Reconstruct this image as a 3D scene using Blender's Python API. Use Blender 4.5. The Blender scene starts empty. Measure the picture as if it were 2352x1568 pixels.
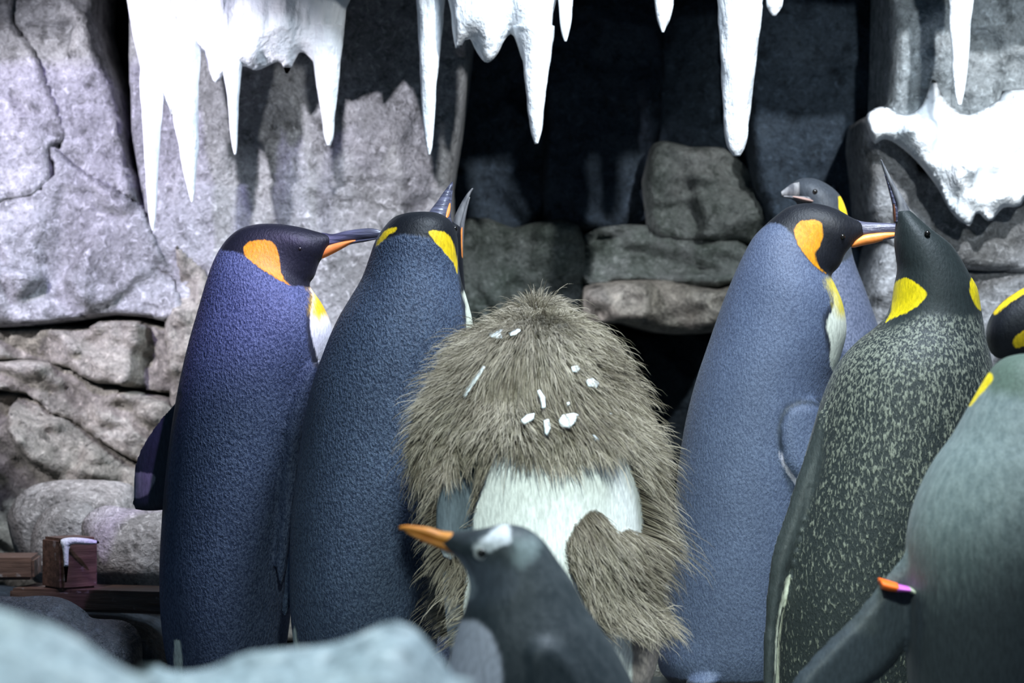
import bpy, bmesh, math, random
import numpy as np
from mathutils import Vector
from mathutils.bvhtree import BVHTree

# ------------------------------------------------------------------ camera
F = 6000.0                     # focal length in pixels of the 2352 x 1568 frame
CAM = Vector((0.0, -5.0, 0.70))
scene = bpy.context.scene
COL = scene.collection
cam_data = bpy.data.cameras.new('camera')
cam = bpy.data.objects.new('camera', cam_data)
COL.objects.link(cam)
cam.location = CAM
cam.rotation_euler = (math.radians(90), 0, 0)
cam_data.sensor_width = 36.0
cam_data.lens = F / 2352.0 * 36.0
cam_data.clip_start = 0.05
cam_data.dof.use_dof = True
cam_data.dof.focus_distance = 4.85
cam_data.dof.aperture_fstop = 4.0
scene.camera = cam

# ------------------------------------------------------------------ world, light, exposure
world = bpy.data.worlds.new('dim_blue_hall')
scene.world = world
world.use_nodes = True
bg = world.node_tree.nodes['Background']
bg.inputs['Color'].default_value = (0.18, 0.40, 0.66, 1)
bg.inputs['Strength'].default_value = 0.16
scene.view_settings.view_transform = 'Standard'
scene.view_settings.look = 'None'
scene.view_settings.gamma = 1.0
scene.view_settings.use_curve_mapping = False
scene.view_settings.exposure = 0.0


def aim(o, target):
    o.rotation_euler = (Vector(target) - o.location).to_track_quat('-Z', 'Y').to_euler()


def area(name, loc, target, size, power, color):
    l = bpy.data.lights.new(name, 'AREA')
    l.shape = 'DISK'
    l.size = size
    l.energy = power
    l.color = color
    o = bpy.data.objects.new(name, l)
    COL.objects.link(o)
    o.location = loc
    aim(o, target)
    return o


def spot(name, loc, target, angle, blend, power, color, size=0.03):
    l = bpy.data.lights.new(name, 'SPOT')
    l.spot_size = math.radians(angle)
    l.spot_blend = blend
    l.energy = power
    l.color = color
    l.shadow_soft_size = size
    o = bpy.data.objects.new(name, l)
    COL.objects.link(o)
    o.location = loc
    aim(o, target)
    return o


# overhead exhibit lamp above the birds, in front of the rock lip
area('overhead_lamp', (0.75, -1.15, 2.85), (0.15, -0.15, 0.5), 0.7, 135, (0.74, 0.86, 1.0))
# lamp over the viewing window, aimed at the chick
spot('window_spotlight', (0.15, -3.6, 2.45), (0.24, -0.6, 0.36), 26, 1.0, 640, (0.84, 1.0, 0.92), 0.12)
# lamp aimed at the left rock wall and its ice
spot('wall_spotlight', (-1.9, -1.0, 1.60), (-0.76, 1.0, 0.92), 34, 0.55, 440, (0.90, 0.89, 1.0), 0.03)
# ice lamp: beam along the rock lip
spot('ice_spotlight', (1.3, -1.6, 2.3), (0.6, 0.55, 1.38), 40, 0.5, 300, (0.93, 0.97, 1.0), 0.04)
# added fill lamp washing the right buttress and the snow bank
spot('snow_fill', (1.15, -1.9, 1.62), (1.05, 0.9, 1.28), 24, 0.7, 120, (0.88, 0.97, 1.0), 0.04)
# added fill lamps that brighten the foreground stones and the boulder ledge
spot('foreground_fill', (-0.75, -3.7, 2.3), (-0.33, -2.75, 0.45), 62, 1.0, 150, (0.80, 0.97, 1.0), 0.1)
spot('ledge_fill', (-1.35, -0.7, 2.1), (-0.93, 0.62, 0.28), 19, 0.7, 130, (0.98, 0.95, 1.0), 0.05)
# violet accent lamps
spot('violet_spotlight', (0.25, -1.4, 2.6), (-0.50, 0.0, 0.76), 10, 0.9, 480, (0.55, 0.42, 1.0), 0.05)
spot('violet_wall_spotlight', (-1.6, -1.0, 2.1), (-1.15, 1.0, 1.25), 40, 0.9, 190, (0.52, 0.44, 1.0), 0.05)

# ------------------------------------------------------------------ helpers


def P(px, py, y):
    d = y - CAM.y
    return Vector(((px - 1176) / F * d, y, CAM.z - (py - 784) / F * d))


def xz(px, py, y):
    p = P(px, py, y)
    return (p.x, p.z)


def to_px(co):
    d = co[:, 1] - CAM.y
    return np.stack([1176 + co[:, 0] / d * F, 784 - (co[:, 2] - CAM.z) / d * F], 1)


def hash3(i, j, k, seed):
    h = (i * 374761393 + j * 668265263 + k * 2147483647 + seed * 1274126177) & 0xFFFFFFFF
    h = ((h ^ (h >> 13)) * 1274126177) & 0xFFFFFFFF
    h = (h ^ (h >> 16)) & 0xFFFFFF
    return h / float(0xFFFFFF)


def vnoise(p, seed=0):
    p = np.asarray(p, float)
    i = np.floor(p).astype(np.int64)
    f = p - i
    u = f * f * f * (f * (f * 6 - 15) + 10)
    r = 0
    for dx in (0, 1):
        for dy in (0, 1):
            for dz in (0, 1):
                w = (u[:, 0] if dx else 1 - u[:, 0]) * (u[:, 1] if dy else 1 - u[:, 1]) * (u[:, 2] if dz else 1 - u[:, 2])
                r = r + w * hash3(i[:, 0] + dx, i[:, 1] + dy, i[:, 2] + dz, seed)
    return r * 2 - 1


def fbm(p, octaves=4, seed=0, gain=0.5):
    p = np.asarray(p, float)
    a, s, t = 1.0, 0.0, 0.0
    for o in range(octaves):
        s = s + a * vnoise(p * (2.03 ** o) + 17.3 * o, seed + o)
        t += a
        a *= gain
    return s / t


def ridged(p, octaves=3, seed=0):
    a, s, t = 1.0, 0.0, 0.0
    for o in range(octaves):
        s = s + a * (1 - np.abs(vnoise(p * (2.1 ** o) + 9.1 * o, seed + o)))
        t += a
        a *= 0.5
    return s / t


def smooth_poly(pts, n=4):
    """closed Catmull-Rom through the points"""
    pts = np.asarray(pts, float)
    N = len(pts)
    out = []
    for i in range(N):
        p0, p1, p2, p3 = pts[i - 1], pts[i], pts[(i + 1) % N], pts[(i + 2) % N]
        for k in range(n):
            t = k / n
            out.append(0.5 * (2 * p1 + (p2 - p0) * t + (2 * p0 - 5 * p1 + 4 * p2 - p3) * t * t + (3 * p1 - p0 - 3 * p2 + p3) * t ** 3))
    return np.array(out)


def poly_sdf(q, poly, nearest=False):
    """signed distance (positive inside) of points q (n,2) to a closed polygon"""
    q = np.asarray(q, float)
    best = np.full(len(q), 1e18)
    npt = np.zeros_like(q)
    inside = np.zeros(len(q), bool)
    N = len(poly)
    for i in range(N):
        a, b = poly[i], poly[(i + 1) % N]
        ab = b - a
        L = float(ab @ ab) + 1e-18
        t = np.clip(((q - a) @ ab) / L, 0, 1)
        c = a + t[:, None] * ab
        d2 = ((q - c) ** 2).sum(1)
        m = d2 < best
        best[m] = d2[m]
        if nearest:
            npt[m] = c[m]
        cond = (a[1] > q[:, 1]) != (b[1] > q[:, 1])
        if cond.any():
            xx = a[0] + (q[:, 1] - a[1]) / ((b[1] - a[1]) if b[1] != a[1] else 1e-12) * (b[0] - a[0])
            inside ^= cond & (q[:, 0] < xx)
    d = np.sqrt(best) * np.where(inside, 1, -1)
    return (d, npt) if nearest else d


def line_dist(q, pts):
    best = np.full(len(q), 1e18)
    pts = np.asarray(pts, float)
    for a, b in zip(pts[:-1], pts[1:]):
        ab = b - a
        t = np.clip(((q - a) @ ab) / (ab @ ab + 1e-18), 0, 1)
        best = np.minimum(best, ((q - (a + t[:, None] * ab)) ** 2).sum(1))
    return np.sqrt(best)


def mesh_of(verts, faces, smooth=True):
    me = bpy.data.meshes.new('m')
    me.from_pydata([tuple(v) for v in verts], [], [tuple(int(i) for i in f) for f in faces])
    me.update()
    if smooth:
        me.polygons.foreach_set('use_smooth', [True] * len(me.polygons))
    return me


def obj(name, me, mat=None, parent=None, at=None):
    """link a mesh as one object; 'at' moves the origin there"""
    me.name = name
    o = bpy.data.objects.new(name, me)
    COL.objects.link(o)
    if mat:
        me.materials.append(mat)
    base = Vector((0, 0, 0))
    if parent is not None:
        o.parent = parent
        base = Vector(parent.get('base', (0, 0, 0)))
        me.transform(__import__('mathutils').Matrix.Translation(-base))
        o['base'] = tuple(base)
    elif at is not None:
        at = Vector(at)
        me.transform(__import__('mathutils').Matrix.Translation(-at))
        o.location = at
        o['base'] = tuple(at)
    return o


def tag(o, label=None, cat=None, group=None, kind=None):
    if label:
        o['label'] = label
    if cat:
        o['category'] = cat
    if group:
        o['group'] = group
    if kind:
        o['kind'] = kind
    return o


def thing(name, label, cat, base, group=None):
    o = bpy.data.objects.new(name, None)
    COL.objects.link(o)
    o.location = base
    o['base'] = tuple(base)
    o.empty_display_size = 0.05
    return tag(o, label, cat, group)


# ---- shape builders (return verts, faces)
def loft(rings, y, seg=40, sub=5, sup=1.0):
    """rings: (x1,y1,x2,y2,half_depth[,dy]) outline pairs in photo pixels; closed surface"""
    R = []
    for r in rings:
        dy = r[5] if len(r) > 5 else 0.0
        a, b = P(r[0], r[1], y + dy), P(r[2], r[3], y + dy)
        R.append([*a, *b, r[4]])
    R = np.array(R)
    n = len(R)
    out = []
    for i in range(n - 1):
        p0, p1, p2, p3 = R[max(i - 1, 0)], R[i], R[i + 1], R[min(i + 2, n - 1)]
        for k in range(sub):
            t = k / sub
            out.append(0.5 * (2 * p1 + (p2 - p0) * t + (2 * p0 - 5 * p1 + 4 * p2 - p3) * t * t + (3 * p1 - p0 - 3 * p2 + p3) * t ** 3))
    out.append(R[-1])
    out = np.array(out)
    th = np.linspace(0, 2 * np.pi, seg, endpoint=False)
    c, s = np.cos(th), np.sin(th)
    if sup != 1.0:
        c, s = np.sign(c) * np.abs(c) ** sup, np.sign(s) * np.abs(s) ** sup
    V, Fc = [], []
    for r in out:
        ctr = (r[0:3] + r[3:6]) / 2
        a = (r[3:6] - r[0:3]) / 2
        hd = max(r[6], 0.0008)
        V.append(ctr + c[:, None] * a + s[:, None] * np.array([0, hd, 0]))
    V = np.concatenate(V)
    m = len(out)
    for i in range(m - 1):
        for k in range(seg):
            k2 = (k + 1) % seg
            Fc.append((i * seg + k, i * seg + k2, (i + 1) * seg + k2, (i + 1) * seg + k))
    c0 = V[:seg].mean(0)
    c1 = V[-seg:].mean(0)
    V = np.concatenate([V, [c0, c1]])
    for k in range(seg):
        k2 = (k + 1) % seg
        Fc.append((len(V) - 2, k2, k))
        Fc.append((len(V) - 1, (m - 1) * seg + k, (m - 1) * seg + k2))
    return V, Fc


def ellipsoid(c, rad, axis=None, n=16):
    """ellipsoid; rad = (rx, ry, rz); axis = direction its x axis points"""
    V, Fc = [], []
    ex = Vector(axis).normalized() if axis is not None else Vector((1, 0, 0))
    up = Vector((0, 0, 1)) if abs(ex.z) < 0.95 else Vector((0, 1, 0))
    ey = up.cross(ex).normalized()
    ez = ex.cross(ey)
    m = n
    for i in range(1, n):
        a = math.pi * i / n
        for k in range(m):
            b = 2 * math.pi * k / m
            p = Vector(c) + ex * (math.cos(a) * rad[0]) + ey * (math.sin(a) * math.cos(b) * rad[1]) + ez * (math.sin(a) * math.sin(b) * rad[2])
            V.append(tuple(p))
    V.append(tuple(Vector(c) + ex * rad[0]))
    V.append(tuple(Vector(c) - ex * rad[0]))
    for i in range(n - 2):
        for k in range(m):
            k2 = (k + 1) % m
            Fc.append((i * m + k, (i + 1) * m + k, (i + 1) * m + k2, i * m + k2))
    t, b = len(V) - 2, len(V) - 1
    for k in range(m):
        k2 = (k + 1) % m
        Fc.append((t, k, k2))
        Fc.append((b, (n - 2) * m + k2, (n - 2) * m + k))
    return np.array(V), Fc


def grid_poly(poly, h):
    """grid cells inside a polygon (x,z); boundary vertices snapped to the outline. returns pts, d, faces, boundary mask"""
    lo, hi = poly.min(0) - 2 * h, poly.max(0) + 2 * h
    nx, nz = int((hi[0] - lo[0]) / h) + 2, int((hi[1] - lo[1]) / h) + 2
    X, Z = np.meshgrid(lo[0] + h * np.arange(nx), lo[1] + h * np.arange(nz), indexing='ij')
    q = np.stack([X.ravel(), Z.ravel()], 1)
    d, near = poly_sdf(q, poly, True)
    ok = (d > -0.45 * h).reshape(nx, nz)
    cell = ok[:-1, :-1] & ok[1:, :-1] & ok[1:, 1:] & ok[:-1, 1:]
    idx = np.arange(nx * nz).reshape(nx, nz)
    ii, jj = np.nonzero(cell)
    faces = np.stack([idx[ii, jj], idx[ii + 1, jj], idx[ii + 1, jj + 1], idx[ii, jj + 1]], 1)
    cnt = np.bincount(faces.ravel(), minlength=nx * nz)
    used = np.nonzero(cnt)[0]
    remap = -np.ones(nx * nz, int)
    remap[used] = np.arange(len(used))
    bnd = cnt[used] < 4
    pts = q[used].copy()
    pts[bnd] = near[used][bnd]
    dd = np.maximum(d[used], 0)
    dd[bnd] = 0
    return pts, dd, remap[faces], bnd


def blur_field(val, faces, bnd, it):
    n = len(val)
    e = np.concatenate([faces[:, [0, 1]], faces[:, [1, 2]], faces[:, [2, 3]], faces[:, [3, 0]]])
    for _ in range(it):
        s = np.zeros(n)
        c = np.zeros(n)
        np.add.at(s, e[:, 0], val[e[:, 1]])
        np.add.at(c, e[:, 0], 1)
        np.add.at(s, e[:, 1], val[e[:, 0]])
        np.add.at(c, e[:, 1], 1)
        v2 = 0.5 * val + 0.5 * s / np.maximum(c, 1)
        val = np.where(bnd, val, v2)
    return val


def inflate(poly_px, y, h, k, tmax, blur=3, amp=0.0, nscale=(12, 12, 12), seed=0, smooth=True, ybend=None, back=1.0):
    """closed body from an outline at depth y: half thickness ~ sqrt(k * distance to outline), at most tmax"""
    pp = smooth_poly(poly_px, 3) if smooth else np.array(poly_px, float)
    poly = np.array([xz(a, b, y) for a, b in pp])
    pts, d, faces, bnd = grid_poly(poly, h)
    T = np.minimum(np.sqrt(k * d), tmax)
    T = blur_field(T, faces, bnd, blur)
    n3 = np.stack([pts[:, 0], np.zeros(len(pts)), pts[:, 1]], 1) * np.array(nscale)
    nz = fbm(n3, 4, seed) if amp else 0
    w = np.clip(T / (0.4 * tmax), 0, 1)
    yb = ybend(pts) if ybend is not None else 0
    yf = y + yb - T + amp * nz * w
    ybk = y + yb + T * back
    N = len(pts)
    V = np.concatenate([np.stack([pts[:, 0], yf, pts[:, 1]], 1), np.stack([pts[:, 0], ybk, pts[:, 1]], 1)])
    back_id = np.arange(N) + N
    back_id[bnd] = np.nonzero(bnd)[0]
    Fc = [tuple(f) for f in faces] + [tuple(back_id[f][::-1]) for f in faces]
    # drop unused back copies of boundary vertices
    use = np.zeros(2 * N, bool)
    for f in (faces, back_id[faces]):
        use[f.ravel()] = True
    rm = np.cumsum(use) - 1
    V = V[use]
    Fc = [tuple(rm[list(f)]) for f in Fc]
    return V, Fc


# ------------------------------------------------------------------ materials
class N:
    def __init__(s, name):
        s.m = bpy.data.materials.new(name)
        s.m.use_nodes = True
        s.t = s.m.node_tree
        s.b = s.t.nodes['Principled BSDF']

    def node(s, kind, **kw):
        n = s.t.nodes.new(kind)
        for k, v in kw.items():
            setattr(n, k, v)
        return n

    def link(s, a, b):
        s.t.links.new(a, b)

    def coords(s, scale=(1, 1, 1)):
        tc = s.node('ShaderNodeTexCoord')
        mp = s.node('ShaderNodeMapping')
        mp.inputs['Scale'].default_value = scale
        s.link(tc.outputs['Object'], mp.inputs['Vector'])
        return mp.outputs['Vector']

    def noise(s, scale, detail=4, vec=None, rough=0.55, dist=0.0):
        n = s.node('ShaderNodeTexNoise')
        n.inputs['Scale'].default_value = scale
        n.inputs['Detail'].default_value = detail
        n.inputs['Roughness'].default_value = rough
        n.inputs['Distortion'].default_value = dist
        s.link(vec if vec is not None else s.coords(), n.inputs['Vector'])
        return n.outputs['Fac']

    def ramp(s, fac, stops):
        r = s.node('ShaderNodeValToRGB')
        els = r.color_ramp.elements
        while len(els) < len(stops):
            els.new(0.5)
        for e, (p, c) in zip(els, stops):
            e.position = p
            e.color = (*c, 1) if len(c) == 3 else c
        s.link(fac, r.inputs['Fac'])
        return r.outputs['Color']

    def mix(s, fac, a, b, mode='MIX'):
        n = s.node('ShaderNodeMix', data_type='RGBA', blend_type=mode)
        for sock, v in ((n.inputs[0], fac), (n.inputs[6], a), (n.inputs[7], b)):
            if isinstance(v, (int, float)):
                sock.default_value = v
            elif isinstance(v, tuple):
                sock.default_value = (*v, 1)
            else:
                s.link(v, sock)
        return n.outputs[2]

    def math(s, op, a, b=None, clamp=False):
        n = s.node('ShaderNodeMath', operation=op, use_clamp=clamp)
        for i, v in enumerate((a, b)):
            if v is None:
                continue
            if isinstance(v, (int, float)):
                n.inputs[i].default_value = v
            else:
                s.link(v, n.inputs[i])
        return n.outputs[0]

    def bump(s, height, dist, strength=1.0, prev=None):
        b = s.node('ShaderNodeBump')
        b.inputs['Distance'].default_value = dist
        b.inputs['Strength'].default_value = strength
        s.link(height, b.inputs['Height'])
        if prev is not None:
            s.link(prev, b.inputs['Normal'])
        return b.outputs['Normal']

    def finish(s, color, rough=0.6, normal=None, spec=0.3):
        if isinstance(color, tuple):
            s.b.inputs['Base Color'].default_value = (*color, 1)
        else:
            s.link(color, s.b.inputs['Base Color'])
        if isinstance(rough, (int, float)):
            s.b.inputs['Roughness'].default_value = rough
        else:
            s.link(rough, s.b.inputs['Roughness'])
        s.b.inputs['Specular IOR Level'].default_value = spec
        if normal is not None:
            s.link(normal, s.b.inputs['Normal'])
        return s.m


def rock_mat(name, c1, c2, c3, bump=0.006, rough=0.75, spec=0.3, fine=1.0):
    n = N(name)
    a = n.noise(4.0, 6, rough=0.62)
    b = n.noise(22.0 * fine, 6, rough=0.65)
    g = n.noise(120.0, 3, rough=0.6)
    col = n.ramp(a, [(0.32, c1), (0.52, c2), (0.70, c3)])
    dark = tuple(x * 0.45 for x in c1)
    col = n.mix(n.ramp(b, [(0.30, (1, 1, 1)), (0.47, (0, 0, 0))]), col, dark)
    lite = tuple(min(1, x * 1.55) for x in c2)
    col = n.mix(n.ramp(b, [(0.58, (0, 0, 0)), (0.74, (0.8, 0.8, 0.8))]), col, lite)
    col = n.mix(0.5, col, n.ramp(g, [(0.3, (0.30, 0.30, 0.30)), (0.6, (1, 1, 1))]), 'MULTIPLY')
    m2 = n.noise(55.0, 5, rough=0.7, dist=0.8)
    col = n.mix(n.ramp(m2, [(0.54, (0, 0, 0)), (0.68, (0.75, 0.75, 0.75))]), col, tuple(min(1, x * 1.9) for x in c2))
    col = n.mix(n.ramp(m2, [(0.32, (0.8, 0.8, 0.8)), (0.44, (0, 0, 0))]), col, dark)
    nm = n.bump(b, bump * 2.2)
    nm = n.bump(m2, bump * 1.0, prev=nm)
    nm = n.bump(g, bump * 0.5, prev=nm)
    return n.finish(col, rough, nm, spec)


M = {}
M['rock_wall'] = rock_mat('grey_rock', (0.20, 0.20, 0.20), (0.33, 0.33, 0.34), (0.45, 0.44, 0.44))
M['rock_tan'] = rock_mat('tan_rock', (0.17, 0.155, 0.13), (0.31, 0.285, 0.24), (0.40, 0.375, 0.33), fine=0.8)
M['rock_green'] = rock_mat('greenish_rock', (0.09, 0.115, 0.095), (0.165, 0.18, 0.17), (0.25, 0.255, 0.245))  # greenish grey tones
M['rock_shaded'] = rock_mat('shaded_rock', (0.030, 0.046, 0.066), (0.052, 0.072, 0.10), (0.08, 0.105, 0.135))  # cave shade put into the albedo, darker and bluer than the wall rock
M['rock_blue'] = rock_mat('wet_blue_grey_rock', (0.40, 0.49, 0.53), (0.50, 0.59, 0.62), (0.48, 0.53, 0.48), bump=0.003, rough=0.5)
M['boulder'] = rock_mat('boulder_rock', (0.18, 0.165, 0.155), (0.38, 0.355, 0.34), (0.55, 0.53, 0.52))
M['boulder_dark'] = rock_mat('wet_dark_boulder', (0.022, 0.027, 0.037), (0.04, 0.047, 0.062), (0.075, 0.085, 0.105), rough=0.45, spec=0.5)
M['rock_pale'] = rock_mat('frosted_rock', (0.30, 0.34, 0.36), (0.46, 0.50, 0.53), (0.60, 0.63, 0.65))
M['backing'] = rock_mat('cave_rock', (0.012, 0.02, 0.03), (0.025, 0.036, 0.048), (0.04, 0.055, 0.07))  # near-black albedo: shade of the unlit cave gaps put into the colour


def snow_mat():
    n = N('packed_snow')
    a = n.noise(14.0, 5, vec=n.coords((1.6, 1.6, 0.5)))
    g = n.noise(70.0, 4)
    col = n.ramp(a, [(0.3, (0.74, 0.79, 0.82)), (0.6, (0.92, 0.93, 0.94))])
    nm = n.bump(a, 0.016)
    nm = n.bump(g, 0.004, prev=nm)
    return n.finish(col, 0.55, nm, 0.4)


M['snow'] = snow_mat()


def wood_mat(name, c1, c2):
    n = N(name)
    w = n.noise(9.0, 5, vec=n.coords((1.0, 8.0, 8.0)))
    b = n.noise(35.0, 4)
    col = n.ramp(w, [(0.3, c1), (0.7, c2)])
    col = n.mix(n.ramp(b, [(0.62, (0, 0, 0)), (0.72, (0.5, 0.5, 0.5))]), col, (0.42, 0.40, 0.40))
    return n.finish(col, 0.45, n.bump(w, 0.003), 0.5)


M['wood'] = wood_mat('wet_brown_wood', (0.05, 0.028, 0.02), (0.15, 0.085, 0.06))


def floor_mat():
    n = N('wet_concrete_floor')
    a = n.noise(6.0, 5)
    return n.finish(n.ramp(a, [(0.3, (0.06, 0.07, 0.08)), (0.7, (0.13, 0.14, 0.15))]), 0.4, n.bump(a, 0.01), 0.5)


M['floor'] = floor_mat()


def plain(name, col, rough=0.4, spec=0.4, nscale=None, col2=None, stretch=(1, 1, 1), bump=0.001):
    n = N(name)
    if nscale:
        a = n.noise(nscale, 4, vec=n.coords(stretch))
        c = n.ramp(a, [(0.35, col), (0.65, col2 or col)])
        return n.finish(c, rough, n.bump(a, bump), spec)
    return n.finish(col, rough, None, spec)


M['bill_dark'] = plain('horn_black_bill', (0.035, 0.035, 0.055), 0.32, 0.5, 40, (0.13, 0.13, 0.19), (0.35, 1, 4.0), 0.003)
M['bill_grey'] = plain('horn_grey_bill', (0.09, 0.09, 0.10), 0.4, 0.5, 40, (0.30, 0.29, 0.29), (2, 1, 0.4), 0.002)
M['plate'] = plain('orange_bill_plate', (0.90, 0.27, 0.055), 0.4, 0.4, 60, (0.95, 0.33, 0.08))
M['gentoo_bill'] = plain('orange_gentoo_bill', (0.62, 0.20, 0.02), 0.45, 0.4, 40, (0.72, 0.27, 0.03))
M['eye'] = plain('dark_eye', (0.012, 0.010, 0.008), 0.12, 0.6)
M['eye_ring'] = plain('pale_eye_ring', (0.42, 0.42, 0.40), 0.5, 0.3)
M['band_orange'] = plain('orange_band', (1.0, 0.16, 0.01), 0.4)
M['band_purple'] = plain('purple_band', (0.62, 0.14, 0.62), 0.4)
M['band_white'] = plain('pale_band_clasp', (0.45, 0.48, 0.36), 0.4)
M['flake'] = plain('feather_sheath_white', (0.74, 0.78, 0.82), 0.6, 0.3, 60, (0.85, 0.88, 0.90))


def plumage(name, c_dark, c_light, regions, style='scale', rough=0.55, bump=0.003, zgrad=None):
    """feathered skin: base pattern + colour regions read from signed distance attributes"""
    n = N(name)
    if style == 'scale':
        v = n.coords((1.0, 1.0, 0.62))
        h = n.noise(270.0, 2, vec=v, rough=0.5, dist=0.3)
        tone = n.noise(7.0, 3)
        base = n.mix(n.ramp(h, [(0.38, (0, 0, 0)), (0.62, (1, 1, 1))]), c_dark, c_light)
        base = n.mix(n.ramp(tone, [(0.3, (0.45, 0.45, 0.45)), (0.7, (0, 0, 0))]), base, tuple(0.6 * q for q in c_dark))
    elif style == 'fleck':
        v = n.coords((1.0, 1.0, 0.42))
        a = n.noise(230.0, 2, vec=v, dist=0.4)
        b = n.noise(7.0, 3)
        tc = n.node('ShaderNodeTexCoord')
        sx = n.node('ShaderNodeSeparateXYZ')
        n.link(tc.outputs['Object'], sx.inputs[0])
        lim = n.node('ShaderNodeMapRange')
        lim.inputs['From Min'].default_value = 0.25
        lim.inputs['From Max'].default_value = 0.66
        lim.inputs['To Min'].default_value = -0.075
        lim.inputs['To Max'].default_value = 0.045
        n.link(sx.outputs['Z'], lim.inputs['Value'])
        f = n.math('ADD', a, lim.outputs[0])
        f = n.math('ADD', f, n.math('MULTIPLY', n.math('SUBTRACT', b, 0.5), 0.12))
        base = n.mix(n.ramp(f, [(0.50, (0, 0, 0)), (0.66, (1, 1, 1))]), c_dark, c_light)
        h = a
    else:
        v = n.coords((1.0, 1.0, 0.35))
        a = n.noise(90.0, 3, vec=v)
        base = n.mix(n.ramp(a, [(0.35, (0, 0, 0)), (0.65, (1, 1, 1))]), c_dark, c_light)
        h = a
    col = base
    cover = None
    for attr, rc, soft in regions:
        at = n.node('ShaderNodeAttribute', attribute_name=attr)
        mr = n.node('ShaderNodeMapRange')
        mr.interpolation_type = 'SMOOTHSTEP'
        mr.inputs['From Min'].default_value = -soft
        mr.inputs['From Max'].default_value = soft
        fine = n.noise(160.0, 2, vec=n.coords((1, 1, 0.3)))
        wob = n.math('MULTIPLY', n.math('SUBTRACT', fine, 0.5), 5.0 + soft)
        n.link(n.math('ADD', at.outputs['Fac'], wob), mr.inputs['Value'])
        vr = n.noise(240.0, 2, vec=n.coords((1, 1, 0.25)))
        rc2 = tuple(c * 0.72 for c in rc)
        rcol = n.mix(n.ramp(vr, [(0.35, (0, 0, 0)), (0.65, (1, 1, 1))]), rc2, rc)
        col = n.mix(mr.outputs[0], col, rcol)
        cover = mr.outputs[0] if cover is None else n.math('MAXIMUM', cover, mr.outputs[0])
    g = n.noise(260.0, 2, vec=n.coords((1, 1, 0.4)))
    hh = n.math('MULTIPLY', h, n.math('SUBTRACT', 1.0, n.math('MULTIPLY', cover, 0.85)))
    nm = n.bump(hh, bump)
    nm = n.bump(g, 0.0007, prev=nm)
    n.b.inputs['Sheen Weight'].default_value = 0.05
    n.b.inputs['Sheen Roughness'].default_value = 0.4
    return n.finish(col, rough, nm, 0.3)


# ------------------------------------------------------------------ the setting
def structure(o):
    o['kind'] = 'structure'
    return o


def box_mesh(lo, hi, noise_amp=0.0, div=1, seed=0):
    bm = bmesh.new()
    bmesh.ops.create_cube(bm, size=1.0)
    for v in bm.verts:
        v.co = Vector([lo[i] + (v.co[i] + 0.5) * (hi[i] - lo[i]) for i in range(3)])
    if div > 1:
        bmesh.ops.subdivide_edges(bm, edges=bm.edges[:], cuts=div, use_grid_fill=True)
    if noise_amp:
        co = np.array([v.co[:] for v in bm.verts])
        nn = np.stack([fbm(co * 4 + 31 * k, 3, seed + k) for k in range(3)], 1) * noise_amp
        for v, q in zip(bm.verts, nn):
            v.co += Vector(q)
    me = bpy.data.meshes.new('box')
    bm.to_mesh(me)
    bm.free()
    return me


structure(obj('floor', box_mesh((-2.4, -3.7, -0.08), (2.4, 3.0, 0.0)), M['floor']))
wall_back = structure(obj('wall_back', box_mesh((-2.4, 2.55, 0.0), (2.4, 2.75, 2.3), 0.03, 14, 3), M['backing']))
wall_left = structure(obj('wall_left', box_mesh((-2.4, 0.3, 0.0), (-2.2, 2.55, 2.3), 0.02, 8, 4), M['backing']))
wall_right = structure(obj('wall_right', box_mesh((2.2, 0.3, 0.0), (2.4, 2.55, 2.3), 0.02, 8, 5), M['backing']))


def ceiling_mesh():
    nx, ny = 120, 60
    V, Fc = [], []
    X = np.linspace(-2.4, 2.4, nx)
    Y = np.linspace(0.46, 2.75, ny)
    gx, gy = np.meshgrid(X, Y, indexing='ij')
    q = np.stack([gx.ravel(), gy.ravel(), np.zeros(nx * ny)], 1)
    nz = fbm(q * 5, 4, 8)
    zlow = 1.535 + 0.16 * (q[:, 1] - 0.46) + 0.03 * nz
    fy = q[:, 1] + np.where(gy.ravel() < 0.5, 0.03 * fbm(q * 6 + 3, 3, 12), 0)
    low = np.stack([q[:, 0], fy, zlow], 1)
    top = np.stack([q[:, 0], fy, np.full(nx * ny, 2.3)], 1)
    V = np.concatenate([low, top])
    idx = np.arange(nx * ny).reshape(nx, ny)
    for i in range(nx - 1):
        for j in range(ny - 1):
            Fc.append((idx[i, j], idx[i, j + 1], idx[i + 1, j + 1], idx[i + 1, j]))
            Fc.append(tuple(nx * ny + k for k in (idx[i, j], idx[i + 1, j], idx[i + 1, j + 1], idx[i, j + 1])))
    rim = [idx[i, 0] for i in range(nx)] + [idx[nx - 1, j] for j in range(1, ny)] + [idx[i, ny - 1] for i in range(nx - 2, -1, -1)] + [idx[0, j] for j in range(ny - 2, 0, -1)]
    for a, b in zip(rim, rim[1:] + rim[:1]):
        Fc.append((a, b, b + nx * ny, a + nx * ny))
    return mesh_of(V, Fc)


structure(obj('ceiling', ceiling_mesh(), M['rock_shaded']))


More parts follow.
